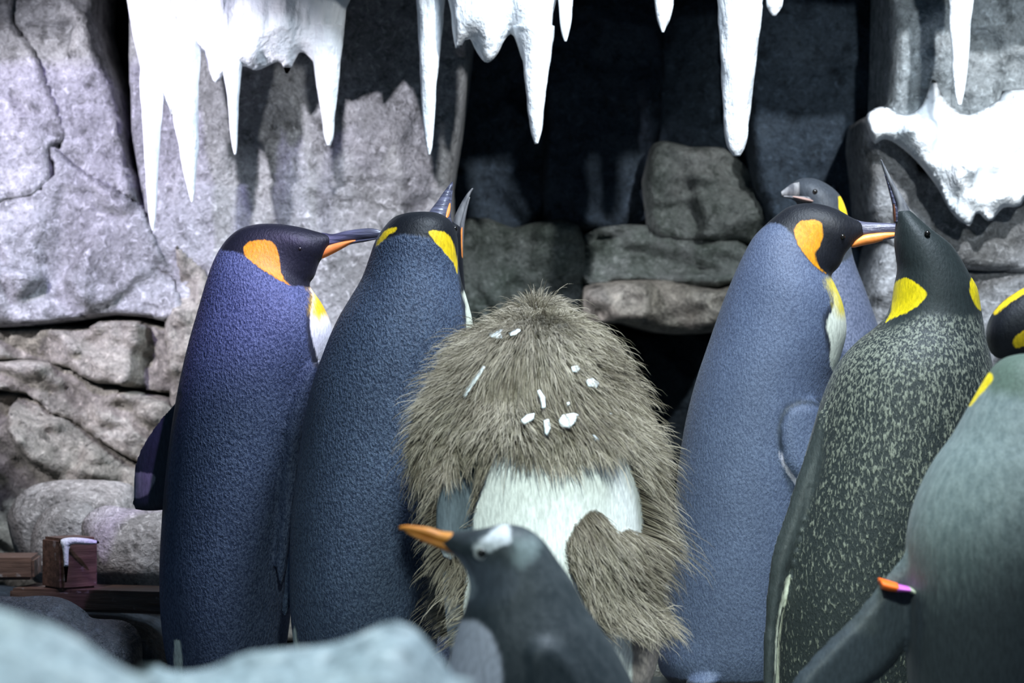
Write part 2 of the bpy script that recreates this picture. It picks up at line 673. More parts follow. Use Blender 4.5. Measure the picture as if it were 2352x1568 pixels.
def slab(poly_px, y, thick, mat, edge=0.022, h=0.009, amp=0.03, nsc=5.0, strata=0.0, strata_dir=(0.5, 1.0), cracks=(), seed=0, parent=None, tilt=(0, 0), grow=12, facet=1.0):
    """a stone of the rock face: heightfield with rounded edges that fall back into the joint"""
    pp = smooth_poly(poly_px, 3)
    if grow:
        c = pp.mean(0)
        pp = c + (pp - c) * (1 + grow / np.linalg.norm(pp - c, axis=1)[:, None])
    wob = fbm(np.stack([pp[:, 0] / 60, pp[:, 1] / 60, np.zeros(len(pp))], 1), 3, seed + 50)
    pp = pp + 10 * np.stack([wob, np.roll(wob, 7)], 1)
    poly = np.array([xz(a, b, y) for a, b in pp])
    pts, d, faces, bnd = grid_poly(poly, h)
    q3 = np.stack([pts[:, 0], np.full(len(pts), y), pts[:, 1]], 1)
    en = edge * (1 + 0.6 * fbm(q3 * 9, 2, seed + 9))
    t = np.clip(d / en, 0, 1)
    prof = np.sqrt(np.clip(1 - (1 - t) ** 2, 0, 1))
    yy = y + 0.7 * thick * (1 - prof)
    c = pts.mean(0)
    yy = yy + tilt[0] * (pts[:, 0] - c[0]) + tilt[1] * (pts[:, 1] - c[1])
    yy = yy - amp * fbm(q3 * nsc, 5, seed) * (0.3 + 0.7 * t)
    yy = yy - amp * 0.35 * (ridged(q3 * nsc * 3.2, 3, seed + 20) - 0.6) * t
    # broken facets
    rng = np.random.default_rng(seed + 500)
    lo, hi = pts.min(0), pts.max(0)
    nc = max(4, int((hi - lo).prod() / 0.016))
    cpt = lo + rng.random((nc, 2)) * (hi - lo)
    g = rng.normal(0, 0.16, (nc, 2))
    off = rng.normal(0, 0.010, nc)
    wp = pts + 0.035 * np.stack([fbm(q3 * 8, 3, seed + 70), fbm(q3 * 8, 3, seed + 71)], 1)
    D = ((wp[:, None, :] - cpt[None]) ** 2).sum(2)
    near = D.argmin(1)
    fac = off[near] + ((wp - cpt[near]) * g[near]).sum(1)
    fac = blur_field(fac, faces, bnd, 2)
    yy = yy - facet * fac * t
    if strata:
        u = pts[:, 0] * strata_dir[0] + pts[:, 1] * strata_dir[1]
        v = pts[:, 0] * strata_dir[1] - pts[:, 1] * strata_dir[0]
        sq = np.stack([u * 16, v * 3.0, np.zeros(len(u))], 1)
        yy = yy - strata * (ridged(sq + fbm(q3 * 6, 2, seed + 4)[:, None] * 0.6, 2, seed + 30) - 0.6) * 2.2 * t
    for (line, w, dep) in cracks:
        L = np.array([xz(a, b, y) for a, b in line])
        jit = 0.012 * np.stack([fbm(q3 * 18, 3, seed + 60), fbm(q3 * 18, 3, seed + 61)], 1)
        ld = line_dist(pts + jit, L)
        yy = yy + dep * np.exp(-(ld / w) ** 2)
    V = np.stack([pts[:, 0], yy, pts[:, 1]], 1)
    faces = [tuple(f) for f in faces]
    # the rim runs back into the wall so that each stone is a body, not a sheet
    fa = np.array(faces)
    e = np.concatenate([fa[:, [0, 1]], fa[:, [1, 2]], fa[:, [2, 3]], fa[:, [3, 0]]])
    es = np.sort(e, 1)
    key = es[:, 0].astype(np.int64) * (len(V) + 1) + es[:, 1]
    _, inv, cnt = np.unique(key, return_inverse=True, return_counts=True)
    be = e[cnt[inv] == 1]
    ids = np.unique(be)
    newid = {int(i): len(V) + k for k, i in enumerate(ids)}
    rim = V[ids].copy()
    rim[:, 1] += 0.30
    V = np.concatenate([V, rim])
    faces += [(int(b), int(a), newid[int(a)], newid[int(b)]) for a, b in be]
    return obj('rock_slab', mesh_of(V, faces), mat, parent or wall_back)


YL = 1.0
S = slab
LW = dict(parent=wall_back)
# left rock face
S([(-420, -160), (12, -160), (16, 48), (70, 130), (140, 300), (95, 335), (65, 440), (-420, 450)], 0.97, 0.10, M['rock_wall'], seed=1, amp=0.035,
  cracks=[([(28, 215), (62, 262)], 0.008, 0.03), ([(-60, 45), (30, 52)], 0.012, 0.03)], grow=20, edge=0.014, **LW)
S([(25, -160), (190, -160), (205, 60), (228, 160), (262, 280), (290, 390), (330, 510), (290, 452), (190, 395), (105, 335), (145, 300), (78, 125), (28, 48)], YL, 0.10, M['rock_wall'], seed=2, amp=0.03, grow=20, edge=0.014, **LW)
S([(-420, 458), (70, 452), (100, 345), (190, 402), (290, 458), (335, 530), (385, 640), (395, 725), (240, 708), (0, 730), (-420, 735)], 0.98, 0.12, M['rock_wall'], seed=3, amp=0.04,
  cracks=[([(140, 440), (135, 560), (120, 650)], 0.012, 0.012), ([(-20, 560), (20, 640), (30, 700)], 0.010, 0.02)], grow=20, edge=0.014, **LW)
S([(352, -160), (1040, -160), (1015, 420), (1010, 720), (900, 960), (640, 960), (440, 720), (405, 640), (345, 520)], YL, 0.09, M['rock_wall'], seed=4, amp=0.022, nsc=4.0, facet=0.35,
  cracks=[([(440, 425), (700, 415), (1000, 422)], 0.007, 0.012), ([(597, 380), (597, 480)], 0.005, 0.006)], grow=20, edge=0.014, **LW)
S([(395, 570), (440, 600), (470, 640), (480, 800), (430, 900), (395, 880), (385, 760), (405, 680)], 0.98, 0.10, M['rock_tan'], seed=5, amp=0.07, nsc=12, edge=0.02, grow=16, **LW)
S([(-420, 760), (100, 770), (240, 740), (390, 765), (410, 850), (385, 905), (200, 872), (60, 822), (-420, 850)], 1.03, 0.12, M['rock_tan'], seed=6, amp=0.06, nsc=9, facet=2.2, strata=0.02, strata_dir=(0.6, 0.9), grow=20, edge=0.014, **LW)
S([(-420, 868), (50, 838), (200, 885), (375, 915), (390, 1000), (315, 1060), (180, 990), (90, 925), (-20, 900)], 1.03, 0.12, M['rock_tan'], seed=7, amp=0.06, nsc=9, facet=2.2, strata=0.035, strata_dir=(0.62, 0.85), grow=20, edge=0.014, **LW)
S([(-420, 905), (-20, 915), (85, 940), (180, 1008), (315, 1078), (420, 1080), (440, 1300), (-420, 1330)], 1.04, 0.12, M['rock_tan'], seed=8, amp=0.06, nsc=9, facet=2.2, strata=0.035, strata_dir=(0.62, 0.85), grow=20, edge=0.014, **LW)
S([(400, 900), (640, 950), (1000, 900), (1060, 1250), (1000, 1420), (440, 1420)], 1.02, 0.12, M['rock_tan'], seed=9, amp=0.04, grow=20, edge=0.014, **LW)
# dark recess in the middle
S([(960, -160), (1240, -160), (1255, 300), (1240, 500), (1060, 520), (960, 440)], 1.55, 0.10, M['rock_shaded'], seed=11, amp=0.05, **LW)
S([(1250, -160), (1510, -160), (1515, 320), (1490, 500), (1345, 520), (1250, 480), (1262, 250)], 1.50, 0.10, M['rock_shaded'], seed=12, amp=0.05, **LW)
S([(1040, 535), (1180, 528), (1325, 520), (1338, 640), (1335, 745), (1320, 1000), (1040, 1000)], 1.40, 0.10, M['rock_green'], seed=13, amp=0.05, nsc=6, **LW)
S([(1510, 335), (1600, 345), (1690, 360), (1770, 440), (1760, 540), (1690, 545), (1530, 540), (1500, 450)], 1.36, 0.10, M['rock_green'], seed=14, amp=0.06, nsc=9, facet=2.0, strata=0.02, strata_dir=(0.1, 1.0), **LW)
S([(1350, 540), (1500, 525), (1530, 545), (1690, 550), (1720, 620), (1640, 655), (1480, 640), (1352, 650)], 1.38, 0.10, M['rock_green'], seed=15, amp=0.06, nsc=9, facet=2.0, strata=0.02, strata_dir=(0.1, 1.0), **LW)
S([(1352, 658), (1480, 648), (1640, 662), (1700, 640), (1680, 740), (1560, 755), (1440, 735), (1360, 745)], 1.34, 0.10, M['rock_tan'], seed=16, amp=0.06, nsc=9, facet=2.0, strata=0.02, strata_dir=(0.1, 1.0), **LW)
S([(1340, 775), (1480, 770), (1760, 775), (1780, 1000), (1760, 1500), (1340, 1500)], 1.80, 0.10, M['backing'], seed=17, amp=0.05, **LW)
S([(1505, -160), (1720, -160), (1730, 330), (1690, 350), (1600, 335), (1515, 325)], 1.50, 0.10, M['rock_shaded'], seed=18, amp=0.06, nsc=8, **LW)
S([(1725, -160), (2080, -160), (2075, 220), (2010, 270), (2000, 480), (2040, 600), (2060, 900), (1900, 900), (1790, 520), (1745, 360)], 1.25, 0.10, M['rock_shaded'], seed=19, amp=0.03, nsc=4, facet=0.4, **LW)
# right buttress
S([(2065, -160), (2190, -160), (2190, 250), (2170, 330), (2120, 350), (2060, 310), (2012, 268), (2050, 225)], 0.86, 0.10, M['rock_pale'], seed=20, amp=0.03, **LW)
S([(2185, -160), (2800, -160), (2800, 260), (2300, 270), (2180, 240)], 0.92, 0.10, M['rock_pale'], seed=21, amp=0.03, **LW)
S([(2000, 275), (2100, 300), (2200, 420), (2800, 380), (2800, 620), (2220, 610), (2060, 560), (2015, 480)], 0.92, 0.10, M['rock_wall'], seed=22, amp=0.05, nsc=7, **LW)
S([(2030, 560), (2220, 620), (2800, 630), (2800, 1000), (2080, 1000)], 0.95, 0.10, M['rock_wall'], seed=23, amp=0.05, nsc=6, **LW)
S([(1900, 920), (2080, 1000), (2800, 1000), (2800, 1500), (1780, 1500), (1790, 940)], 1.0, 0.10, M['rock_shaded'], seed=24, amp=0.05, nsc=6, **LW)


# ------------------------------------------------------------------ ice and snow
def icicle_mesh(rings, y, seed=0, amp=0.10, round_=1.0):
    R = []
    for (x1, yy, x2) in rings:
        w = (P(x2, yy, y).x - P(x1, yy, y).x) / 2
        R.append((x1, yy, x2, yy, w * round_))
    V, Fc = loft(R, y, seg=24, sub=6)
    c = V.copy()
    ctr = np.array([V[:, 0].mean(), y, 0])
    nn = fbm(V * np.array([38, 38, 16]), 3, seed)
    ax = np.interp(V[:, 2], [P(0, r[1], y).z for r in rings][::-1], [(P(r[0], r[1], y).x + P(r[2], r[1], y).x) / 2 for r in rings][::-1])
    dx = V[:, 0] - ax
    dy = V[:, 1] - y
    V[:, 0] = ax + dx * (1 + amp * 1.6 * nn)
    V[:, 1] = y + dy * (1 + amp * 2.0 * nn)
    return mesh_of(V, Fc)


def single_icicle(rings, y, label, seed, **kw):
    top = rings[0]
    o = obj('icicle', icicle_mesh(rings, y, seed, **kw), M['snow'], at=P((top[0] + top[2]) / 2, top[1], y))
    return tag(o, label, 'icicle')


# left ice curtain with its icicles
YI = 0.74
cv, cf = inflate([(322, -100), (800, -100), (795, 20), (786, 90), (770, 150), (735, 165), (718, 140), (692, 118), (674, 145), (658, 172), (645, 142), (622, 148), (590, 162), (560, 152), (520, 160), (508, 180), (493, 190), (478, 152), (462, 112), (452, 170), (405, 270), (378, 236), (350, 250), (328, 180)],
                 YI, 0.008, 0.05, 0.055, 3, 0.03, (22, 22, 7), 41)
curtain = obj('ice_curtain', mesh_of(cv, cf), M['snow'], at=P(560, -100, YI))
tag(curtain, 'broad white ice curtain with long icicles on the grey rock wall', 'ice')
for k, r in enumerate([
    [(324, 90, 384), (322, 180, 382), (326, 260, 372), (331, 350, 366), (336, 430, 362), (342, 500, 358), (349, 530, 354)],
    [(385, 90, 462), (390, 180, 458), (398, 260, 456), (408, 330, 455), (420, 390, 452), (432, 440, 448), (439, 464, 443)],
    [(505, 90, 562), (512, 160, 556), (522, 220, 550), (526, 280, 547), (532, 330, 545), (538, 355, 542)],
    [(712, 60, 792), (718, 130, 784), (728, 200, 776), (737, 260, 770), (744, 310, 766), (751, 334, 759)],
]):
    obj('icicle', icicle_mesh(r, YI - 0.015, 60 + k), M['snow'], curtain)

single_icicle([(950, -100, 1030), (956, 0, 1022), (962, 100, 1012), (966, 200, 1003), (970, 270, 998), (978, 330, 994), (984, 355, 988)], 0.62, 'slender icicle hanging alone between the ice curtain and the cave', 71)
# centre cluster
c2v, c2f = inflate([(1035, -100), (1280, -100), (1270, 30), (1262, 120), (1240, 170), (1205, 150), (1180, 82), (1160, 90), (1142, 125), (1118, 145), (1095, 120), (1075, 85), (1052, 118), (1042, 90), (1036, 30)],
                   0.56, 0.008, 0.05, 0.05, 3, 0.025, (22, 22, 8), 43)
cl = obj('ice_curtain', mesh_of(c2v, c2f), M['snow'], at=P(1150, -100, 0.56))
tag(cl, 'short ragged ice curtain hanging in front of the dark cave', 'ice')
obj('icicle', icicle_mesh([(1178, 60, 1272), (1196, 130, 1266), (1205, 190, 1258), (1212, 250, 1250), (1218, 300, 1245), (1228, 330, 1236)], 0.545, 72), M['snow'], cl)
single_icicle([(1284, -100, 1318), (1283, 0, 1316), (1286, 50, 1312), (1291, 80, 1306), (1297, 95, 1301)], 0.54, 'short pointed icicle right beside the ragged ice curtain', 73)
single_icicle([(1498, -100, 1552), (1503, 0, 1547), (1508, 40, 1540), (1515, 62, 1530), (1520, 74, 1525)], 0.54, 'small icicle tip above the stacked greenish stones', 74)
single_icicle([(1628, -100, 1762), (1645, 0, 1752), (1652, 100, 1742), (1658, 200, 1730), (1662, 280, 1722), (1670, 335, 1712), (1684, 358, 1700)], 0.54, 'thick long icicle hanging straight down above the stacked greenish stones', 75)
single_icicle([(1768, -100, 1812), (1760, 0, 1800), (1765, 22, 1792), (1774, 36, 1782)], 0.56, 'stubby icicle tip beside the thick long icicle', 76)
single_icicle([(2170, -100, 2242), (2180, 0, 2236), (2184, 80, 2230), (2188, 160, 2222), (2194, 215, 2214), (2200, 242, 2208)], 0.58, 'long icicle hanging in front of the snow bank', 77)
# snow bank on the right buttress
sv, sf = inflate([(1990, 268), (2030, 242), (2085, 262), (2125, 235), (2150, 175), (2175, 225), (2230, 262), (2300, 225), (2352, 200), (2800, 195), (2800, 430), (2400, 440), (2340, 475), (2300, 478), (2268, 512), (2240, 488), (2222, 520), (2180, 488), (2150, 430), (2105, 370), (2060, 330), (2030, 318), (2008, 330)],
                 0.80, 0.007, 0.03, 0.085, 1, 0.085, (24, 24, 13), 44, ybend=lambda p: 0.2 * (p[:, 1] - 1.1), back=0.3)
tag(obj('snow_bank', mesh_of(sv, sf), M['snow'], at=P(2250, 510, 0.80)), 'bright white snow bank draped over the right rock buttress', 'snow')


# ------------------------------------------------------------------ boulders, beams
def boulder(poly, y, h, k, tmax, mat, label, seed, amp=0.02, ns=9, name='boulder', cat='rock'):
    v, f = inflate(poly, y, h, k, tmax, 8, amp, (ns, ns, ns), seed)
    lowest = v[:, 2].min()
    o = obj(name, mesh_of(v, f), mat, at=(float(v[:, 0].mean()), y, float(lowest)))
    tag(o, label, cat)
    return o


# ground step that carries the boulders and beams on the left
boulder([(-140, 1362), (180, 1362), (420, 1385), (440, 1625), (-140, 1625)], 0.66, 0.014, 3.0, 0.36, M['backing'], 'dark rock step carrying the wooden beams and grey boulders', 80, 0.01)
boulder([(20, 1175), (60, 1122), (140, 1102), (280, 1106), (312, 1132), (330, 1200), (300, 1330), (110, 1345), (50, 1300), (22, 1225)], 0.79, 0.010, 0.16, 0.07, M['boulder'], 'large pale boulder at the foot of the rock wall', 81)
boulder([(186, 1215), (205, 1178), (245, 1160), (300, 1168), (375, 1170), (450, 1180), (450, 1350), (240, 1352), (205, 1300)], 0.51, 0.010, 0.16, 0.085, M['boulder'], 'grey streaked boulder behind the brown wooden block', 82)
boulder([(70, 1235), (105, 1170), (160, 1150), (215, 1165), (225, 1240), (205, 1335), (90, 1335)], 0.655, 0.010, 0.16, 0.045, M['boulder'], 'small boulder wedged between the two larger grey ones', 83)


def wooden_box(name, c, size, rz, label, bevel=0.006):
    bm = bmesh.new()
    bmesh.ops.create_cube(bm, size=1.0)
    for v in bm.verts:
        v.co = Vector((v.co.x * size[0], v.co.y * size[1], (v.co.z + 0.5) * size[2]))
    bmesh.ops.bevel(bm, geom=bm.edges[:], offset=bevel, segments=2, affect='EDGES')
    me = bpy.data.meshes.new(name)
    bm.to_mesh(me)
    bm.free()
    o = obj(name, me, M['wood'])
    o.location = c
    o.rotation_euler = (0, 0, rz)
    return tag(o, label, 'wood')


p = P(160, 1350, 0.34)
wooden_box('wooden_block', p, (0.085, 0.085, 0.105), math.radians(38), 'upright brown wooden block standing on the wooden beam')
v, f = inflate([(136, 1243), (150, 1235), (180, 1234), (212, 1238), (233, 1246), (200, 1251), (162, 1252), (157, 1300), (151, 1346), (147, 1300), (143, 1258)], 0.276, 0.004, 0.004, 0.006, 1, 0.002, (60, 60, 60), 90)
tag(obj('snow_patch', mesh_of(v, f), M['snow'], at=P(151, 1346, 0.276)), 'thin strip of snow clinging to the edge of the wooden block', 'snow')
o = wooden_box('wooden_beam', P(270, 1400, 0.33), (0.42, 0.13, 0.045), math.radians(-14), 'wet brown wooden beam running under the wooden block')
o = wooden_box('wooden_beam', P(-20, 1325, 0.40), (0.19, 0.14, 0.045), math.radians(4), 'short end of wooden beam beside the pale boulder')
boulder([(-120, 1400), (50, 1370), (140, 1372), (195, 1402), (215, 1420), (285, 1425), (322, 1458), (328, 1530), (330, 1680), (-120, 1680)], 0.05, 0.012, 0.16, 0.10, M['boulder_dark'], 'dark wet boulder in front of the wooden beam', 84, 0.02, 12)
boulder([(1395, 1215), (1440, 1185), (1540, 1190), (1570, 1260), (1580, 1640), (1390, 1640)], 0.55, 0.012, 0.16, 0.10, M['boulder'], 'upright grey rock behind the moulting chick', 85)
boulder([(1478, 1215), (1500, 1196), (1530, 1200), (1545, 1225), (1538, 1250), (1500, 1250), (1482, 1240)], 0.44, 0.006, 0.06, 0.04, M['snow'], 'small white lump of snow beside the moulting chick', 86, 0.005, 30, 'snow_lump', 'snow')

# blurred stones next to the viewing side
boulder([(-420, 1600), (-300, 1400), (-150, 1375), (0, 1400), (100, 1428), (180, 1465), (250, 1515), (320, 1560), (380, 1640), (390, 2910), (-420, 2910)], -3.04, 0.012, 0.3, 0.18, M['rock_blue'], 'pale blue-grey foreground boulder below the dark wet boulder', 87, 0.015, 10)
boulder([(300, 1600), (400, 1548), (480, 1535), (560, 1500), (650, 1490), (760, 1478), (830, 1455), (895, 1428), (950, 1440), (1000, 1495), (1050, 1560), (1100, 1640), (1110, 2590), (300, 2590)], -2.66, 0.012, 0.3, 0.15, M['rock_blue'], 'mottled grey-green foreground boulder at the feet of two king penguins', 88, 0.015, 10)


# ------------------------------------------------------------------ penguins
def union_mesh(shells, voxel, smooth_it=2):
    V, Fc, off = [], [], 0
    for v, f in shells:
        V.append(np.asarray(v))
        Fc += [tuple(int(i) + off for i in q) for q in f]
        off += len(v)
    me = mesh_of(np.concatenate(V), Fc)
    bm = bmesh.new()
    bm.from_mesh(me)
    bmesh.ops.recalc_face_normals(bm, faces=bm.faces[:])
    bm.to_mesh(me)
    bm.free()
    t = bpy.data.objects.new('tmp', me)
    COL.objects.link(t)
    r = t.modifiers.new('r', 'REMESH')
    r.mode = 'VOXEL'
    r.voxel_size = voxel
    r.use_smooth_shade = True
    s = t.modifiers.new('s', 'SMOOTH')
    s.factor = 0.5
    s.iterations = smooth_it
    dg = bpy.context.evaluated_depsgraph_get()
    out = bpy.data.meshes.new_from_object(t.evaluated_get(dg))
    bpy.data.objects.remove(t)
    bpy.data.meshes.remove(me)
    out.materials.clear()
    return out


def paint(me, regions, facing):
    """store signed distance attributes of the plumage regions"""
    n = len(me.vertices)
    co = np.empty(n * 3)
    me.vertices.foreach_get('co', co)
    co = co.reshape(-1, 3)
    nr = np.empty(n * 3)
    me.vertices.foreach_get('normal', nr)
    nr = nr.reshape(-1, 3)
    px = to_px(co)
    view = co - np.array(CAM)
    view /= np.linalg.norm(view, axis=1)[:, None]
    nv = (nr * view).sum(1)
    f = np.array([math.cos(facing), math.sin(facing), 0])
    for name, items in regions.items():
        val = np.full(n, -40.0)
        for it in items:
            kind = it[0]
            if kind in ('front', 'both'):
                v = poly_sdf(px, smooth_poly(it[1], 4))
                if kind == 'front':
                    v = np.minimum(v, (0.30 - nv) * 80)
            elif kind == 'belly':       # white underside on the side the bird faces, turned away from us
                v = np.minimum((nv - it[1]) * 60, (nr @ f - it[2]) * 60)
                v = np.minimum(v, (it[3] - co[:, 2]) * 900)
            elif kind == 'feet':
                v = (it[1] - co[:, 2]) * 1200
            elif kind == 'fn':
                v = it[1](co, nr, px)
            val = np.maximum(val, np.clip(v, -40, 40))
        a = me.attributes.new(name, 'FLOAT', 'POINT')
        a.data.foreach_set('value', val.astype(np.float32))


def feet_shells(base, facing, spread=0.055, scale=1.0):
    out = []
    f = Vector((math.cos(facing), math.sin(facing), 0))
    r = Vector((-f.y, f.x, 0))
    for s in (-1, 1):
        c = Vector(base) + r * (s * spread) + f * 0.03 * scale
        out.append(ellipsoid(c + Vector((0, 0, 0.045)), (0.03 * scale, 0.03 * scale, 0.045), f))
        for a in (-0.38, 0, 0.38):
            d = (f * math.cos(a) + r * math.sin(a)).normalized()
            out.append(ellipsoid(c + d * 0.045 * scale + Vector((0, 0, 0.016)), (0.055 * scale, 0.014 * scale, 0.0155), d, 12))
    # stiff tail behind
    out.append(ellipsoid(Vector(base) - f * 0.105 * scale + Vector((0, 0, 0.065)), (0.085 * scale, 0.035 * scale, 0.018), (-f.x * 0.8, -f.y * 0.8, -0.6), 14))
    return out


def flipper(poly, y, thick=0.016, slope=(0, 0), h=0.007):
    c = np.mean([xz(a, b, y) for a, b in poly], axis=0)
    return inflate(poly, y, h, 0.02, thick, 2, 0, ybend=lambda p: slope[0] * (p[:, 0] - c[0]) + slope[1] * (p[:, 1] - c[1]))


def part_loft(name, rings, y, mat, parent, seg=20):
    v, f = loft(rings, y, seg, 5)
    return obj(name, mesh_of(v, f), mat, parent)


def eye(parent, px, py, y, r=0.0055, mat=None):
    v, f = ellipsoid(P(px, py, y), (r, r, r), None, 10)
    return obj('eye', mesh_of(v, f), mat or M['eye'], parent)


def surface_y(me, px, py):
    """depth where the sight line through a pixel meets a body"""
    bvh = BVHTree.FromPolygons([v.co[:] for v in me.vertices], [p.vertices[:] for p in me.polygons])
    d = (P(px, py, 0) - CAM).normalized()
    hit = bvh.ray_cast(CAM, d)
    return hit[0].y if hit[0] is not None else None


BLACK = (0.006, 0.007, 0.011)
WHITE = (0.86, 0.87, 0.84)
YEL = (0.92, 0.62, 0.01)
ORG = (0.70, 0.28, 0.004)


def penguin(name, label, cat, y, rings, base_px, facing, regions, colors, shells=(), style='scale', cd=(0.045, 0.062, 0.11), cl_=(0.13, 0.16, 0.24), voxel=0.005, group=None, bump=0.003, foot=True, fscale=1.0, rough=0.55):
    """regions: {attr: [specs]}; colors: [(attr, colour, softness px)] in painting order"""
    base = P(base_px, 784, y)
    base.z = 0.0
    root = thing(name, label, cat, base, group)
    body = [loft(rings, y)] + list(shells)
    if foot:
        body += feet_shells(base, facing, scale=fscale)
    me = union_mesh(body, voxel)
    regions = dict(regions)
    regions['r_feet'] = [('feet', 0.05)]
    colors = list(colors) + [('r_feet', (0.03, 0.03, 0.035), 4)]
    paint(me, regions, facing)
    mat = plumage('plumage_' + label.split()[0] + '_%d' % base_px, cd, cl_, colors, style, rough=rough, bump=bump)
    wm = me.copy()
    b = obj('body', me, mat, root)
    return root, wm


# ---- king penguin with its head turned in profile (left one of the pair)
yA = 0.0
ringsA = [
    (470, 1612, 580, 1612, 0.05), (420, 1585, 625, 1585, 0.085), (390, 1540, 648, 1540, 0.105), (372, 1440, 664, 1440, 0.122), (367, 1320, 676, 1320, 0.13),
    (372, 1200, 688, 1200, 0.133), (380, 1100, 696, 1100, 0.133), (392, 1000, 706, 1000, 0.132), (408, 900, 722, 895, 0.128), (430, 800, 752, 810, 0.12),
    (455, 710, 762, 752, 0.108), (474, 645, 742, 702, 0.092), (490, 600, 716, 664, 0.075), (508, 566, 710, 650, 0.062), (530, 540, 718, 642, 0.054),
    (558, 522, 724, 632, 0.049), (595, 514, 728, 618, 0.046), (640, 514, 733, 604, 0.043), (688, 521, 738, 596, 0.036), (726, 531, 744, 588, 0.026), (752, 538, 752, 572, 0.016), (764, 543, 762, 564, 0.008)]
earA = [(560, 567), (572, 555), (600, 551), (622, 554), (636, 572), (643, 600), (646, 625), (655, 645), (668, 655), (640, 642), (600, 617), (575, 598), (563, 585)]
headA = [(505, 572), (520, 545), (555, 515), (620, 505), (700, 515), (780, 530), (780, 590), (735, 640), (712, 660), (690, 657), (664, 654), (600, 618), (566, 590), (545, 580)]
rootA, wmA = penguin(
    'king_penguin', 'king penguin seen from behind, head in profile touching the neck of its neighbour', 'penguin', yA, ringsA, 535, math.radians(50),
    {'r_head': [('both', headA)], 'r_ear': [('both', earA)],
     'r_edge': [('front', [(716, 655), (728, 690), (722, 740), (728, 800), (742, 850), (720, 840), (706, 780), (704, 720), (712, 690)])],
     'r_white': [('front', [(714, 654), (780, 650), (800, 900), (742, 850), (722, 795), (712, 745), (716, 700), (718, 680)]), ('belly', 0.02, 0.35, 0.73)],
     'r_yellow': [('front', [(700, 640), (790, 640), (775, 735), (750, 725), (730, 735), (715, 715), (718, 670)])],
     'r_flip': [('both', [(415, 900), (360, 955), (320, 1020), (296, 1080), (290, 1185), (376, 1185), (384, 1100), (396, 1000)])],
     'r_tip': [('front', [(400, 1478), (409, 1470), (416, 1480), (420, 1560), (402, 1560)])],
     'r_spot': [('front', [(300, 1088), (354, 1090), (350, 1115), (335, 1138), (300, 1140)])]},
    [('r_edge', (0.03, 0.035, 0.05), 5), ('r_white', WHITE, 3), ('r_yellow', (0.90, 0.58, 0.02), 14), ('r_head', BLACK, 4), ('r_ear', ORG, 2.2), ('r_flip', (0.035, 0.04, 0.06), 5), ('r_tip', (0.72, 0.76, 0.68), 3), ('r_spot', (0.35, 0.32, 0.36), 3)],
    shells=[flipper([(440, 880), (400, 925), (365, 966), (338, 1001), (318, 1040), (307, 1080), (305, 1135), (306, 1168), (340, 1175), (385, 1170), (430, 1140), (450, 1050), (460, 950)], yA + 0.06, 0.014, (-0.1, 0)),
            flipper([(738, 815), (726, 880), (712, 940), (704, 1020), (696, 1110), (680, 1220), (655, 1330), (640, 1360), (636, 1280), (645, 1120), (652, 1000), (668, 920), (700, 850)], yA - 0.085, 0.02, (0.35, 0))],
    cd=(0.030, 0.044, 0.092), cl_=(0.092, 0.118, 0.195), bump=0.0034)
part_loft('upper_mandible', [(740, 534, 726, 582, 0.014), (765, 537, 756, 570, 0.011), (790, 531, 785, 560, 0.0095), (820, 526, 820, 553, 0.008), (850, 524, 850, 549, 0.0065), (868, 527, 868, 546, 0.005), (881, 532, 881, 541, 0.002)], yA, M['bill_dark'], rootA)
lmA = part_loft('lower_mandible', [(724, 576, 724, 592, 0.010), (760, 560, 760, 582, 0.009), (800, 552, 800, 563, 0.007), (840, 548, 840, 555, 0.005), (872, 544, 872, 548, 0.002)], yA, M['bill_dark'], rootA)
part_loft('bill_plate', [(714, 586, 716, 592, 0.009), (724, 573, 724, 595, 0.0125), (742, 563, 740, 594, 0.0125), (762, 557, 760, 585, 0.0115), (785, 553, 785, 572, 0.010), (804, 551, 804, 561, 0.0085), (817, 550, 817, 556, 0.006)], yA, M['plate'], lmA)
for s in (-1, 1):
    eye(rootA, 688, 572, yA + s * 0.038)

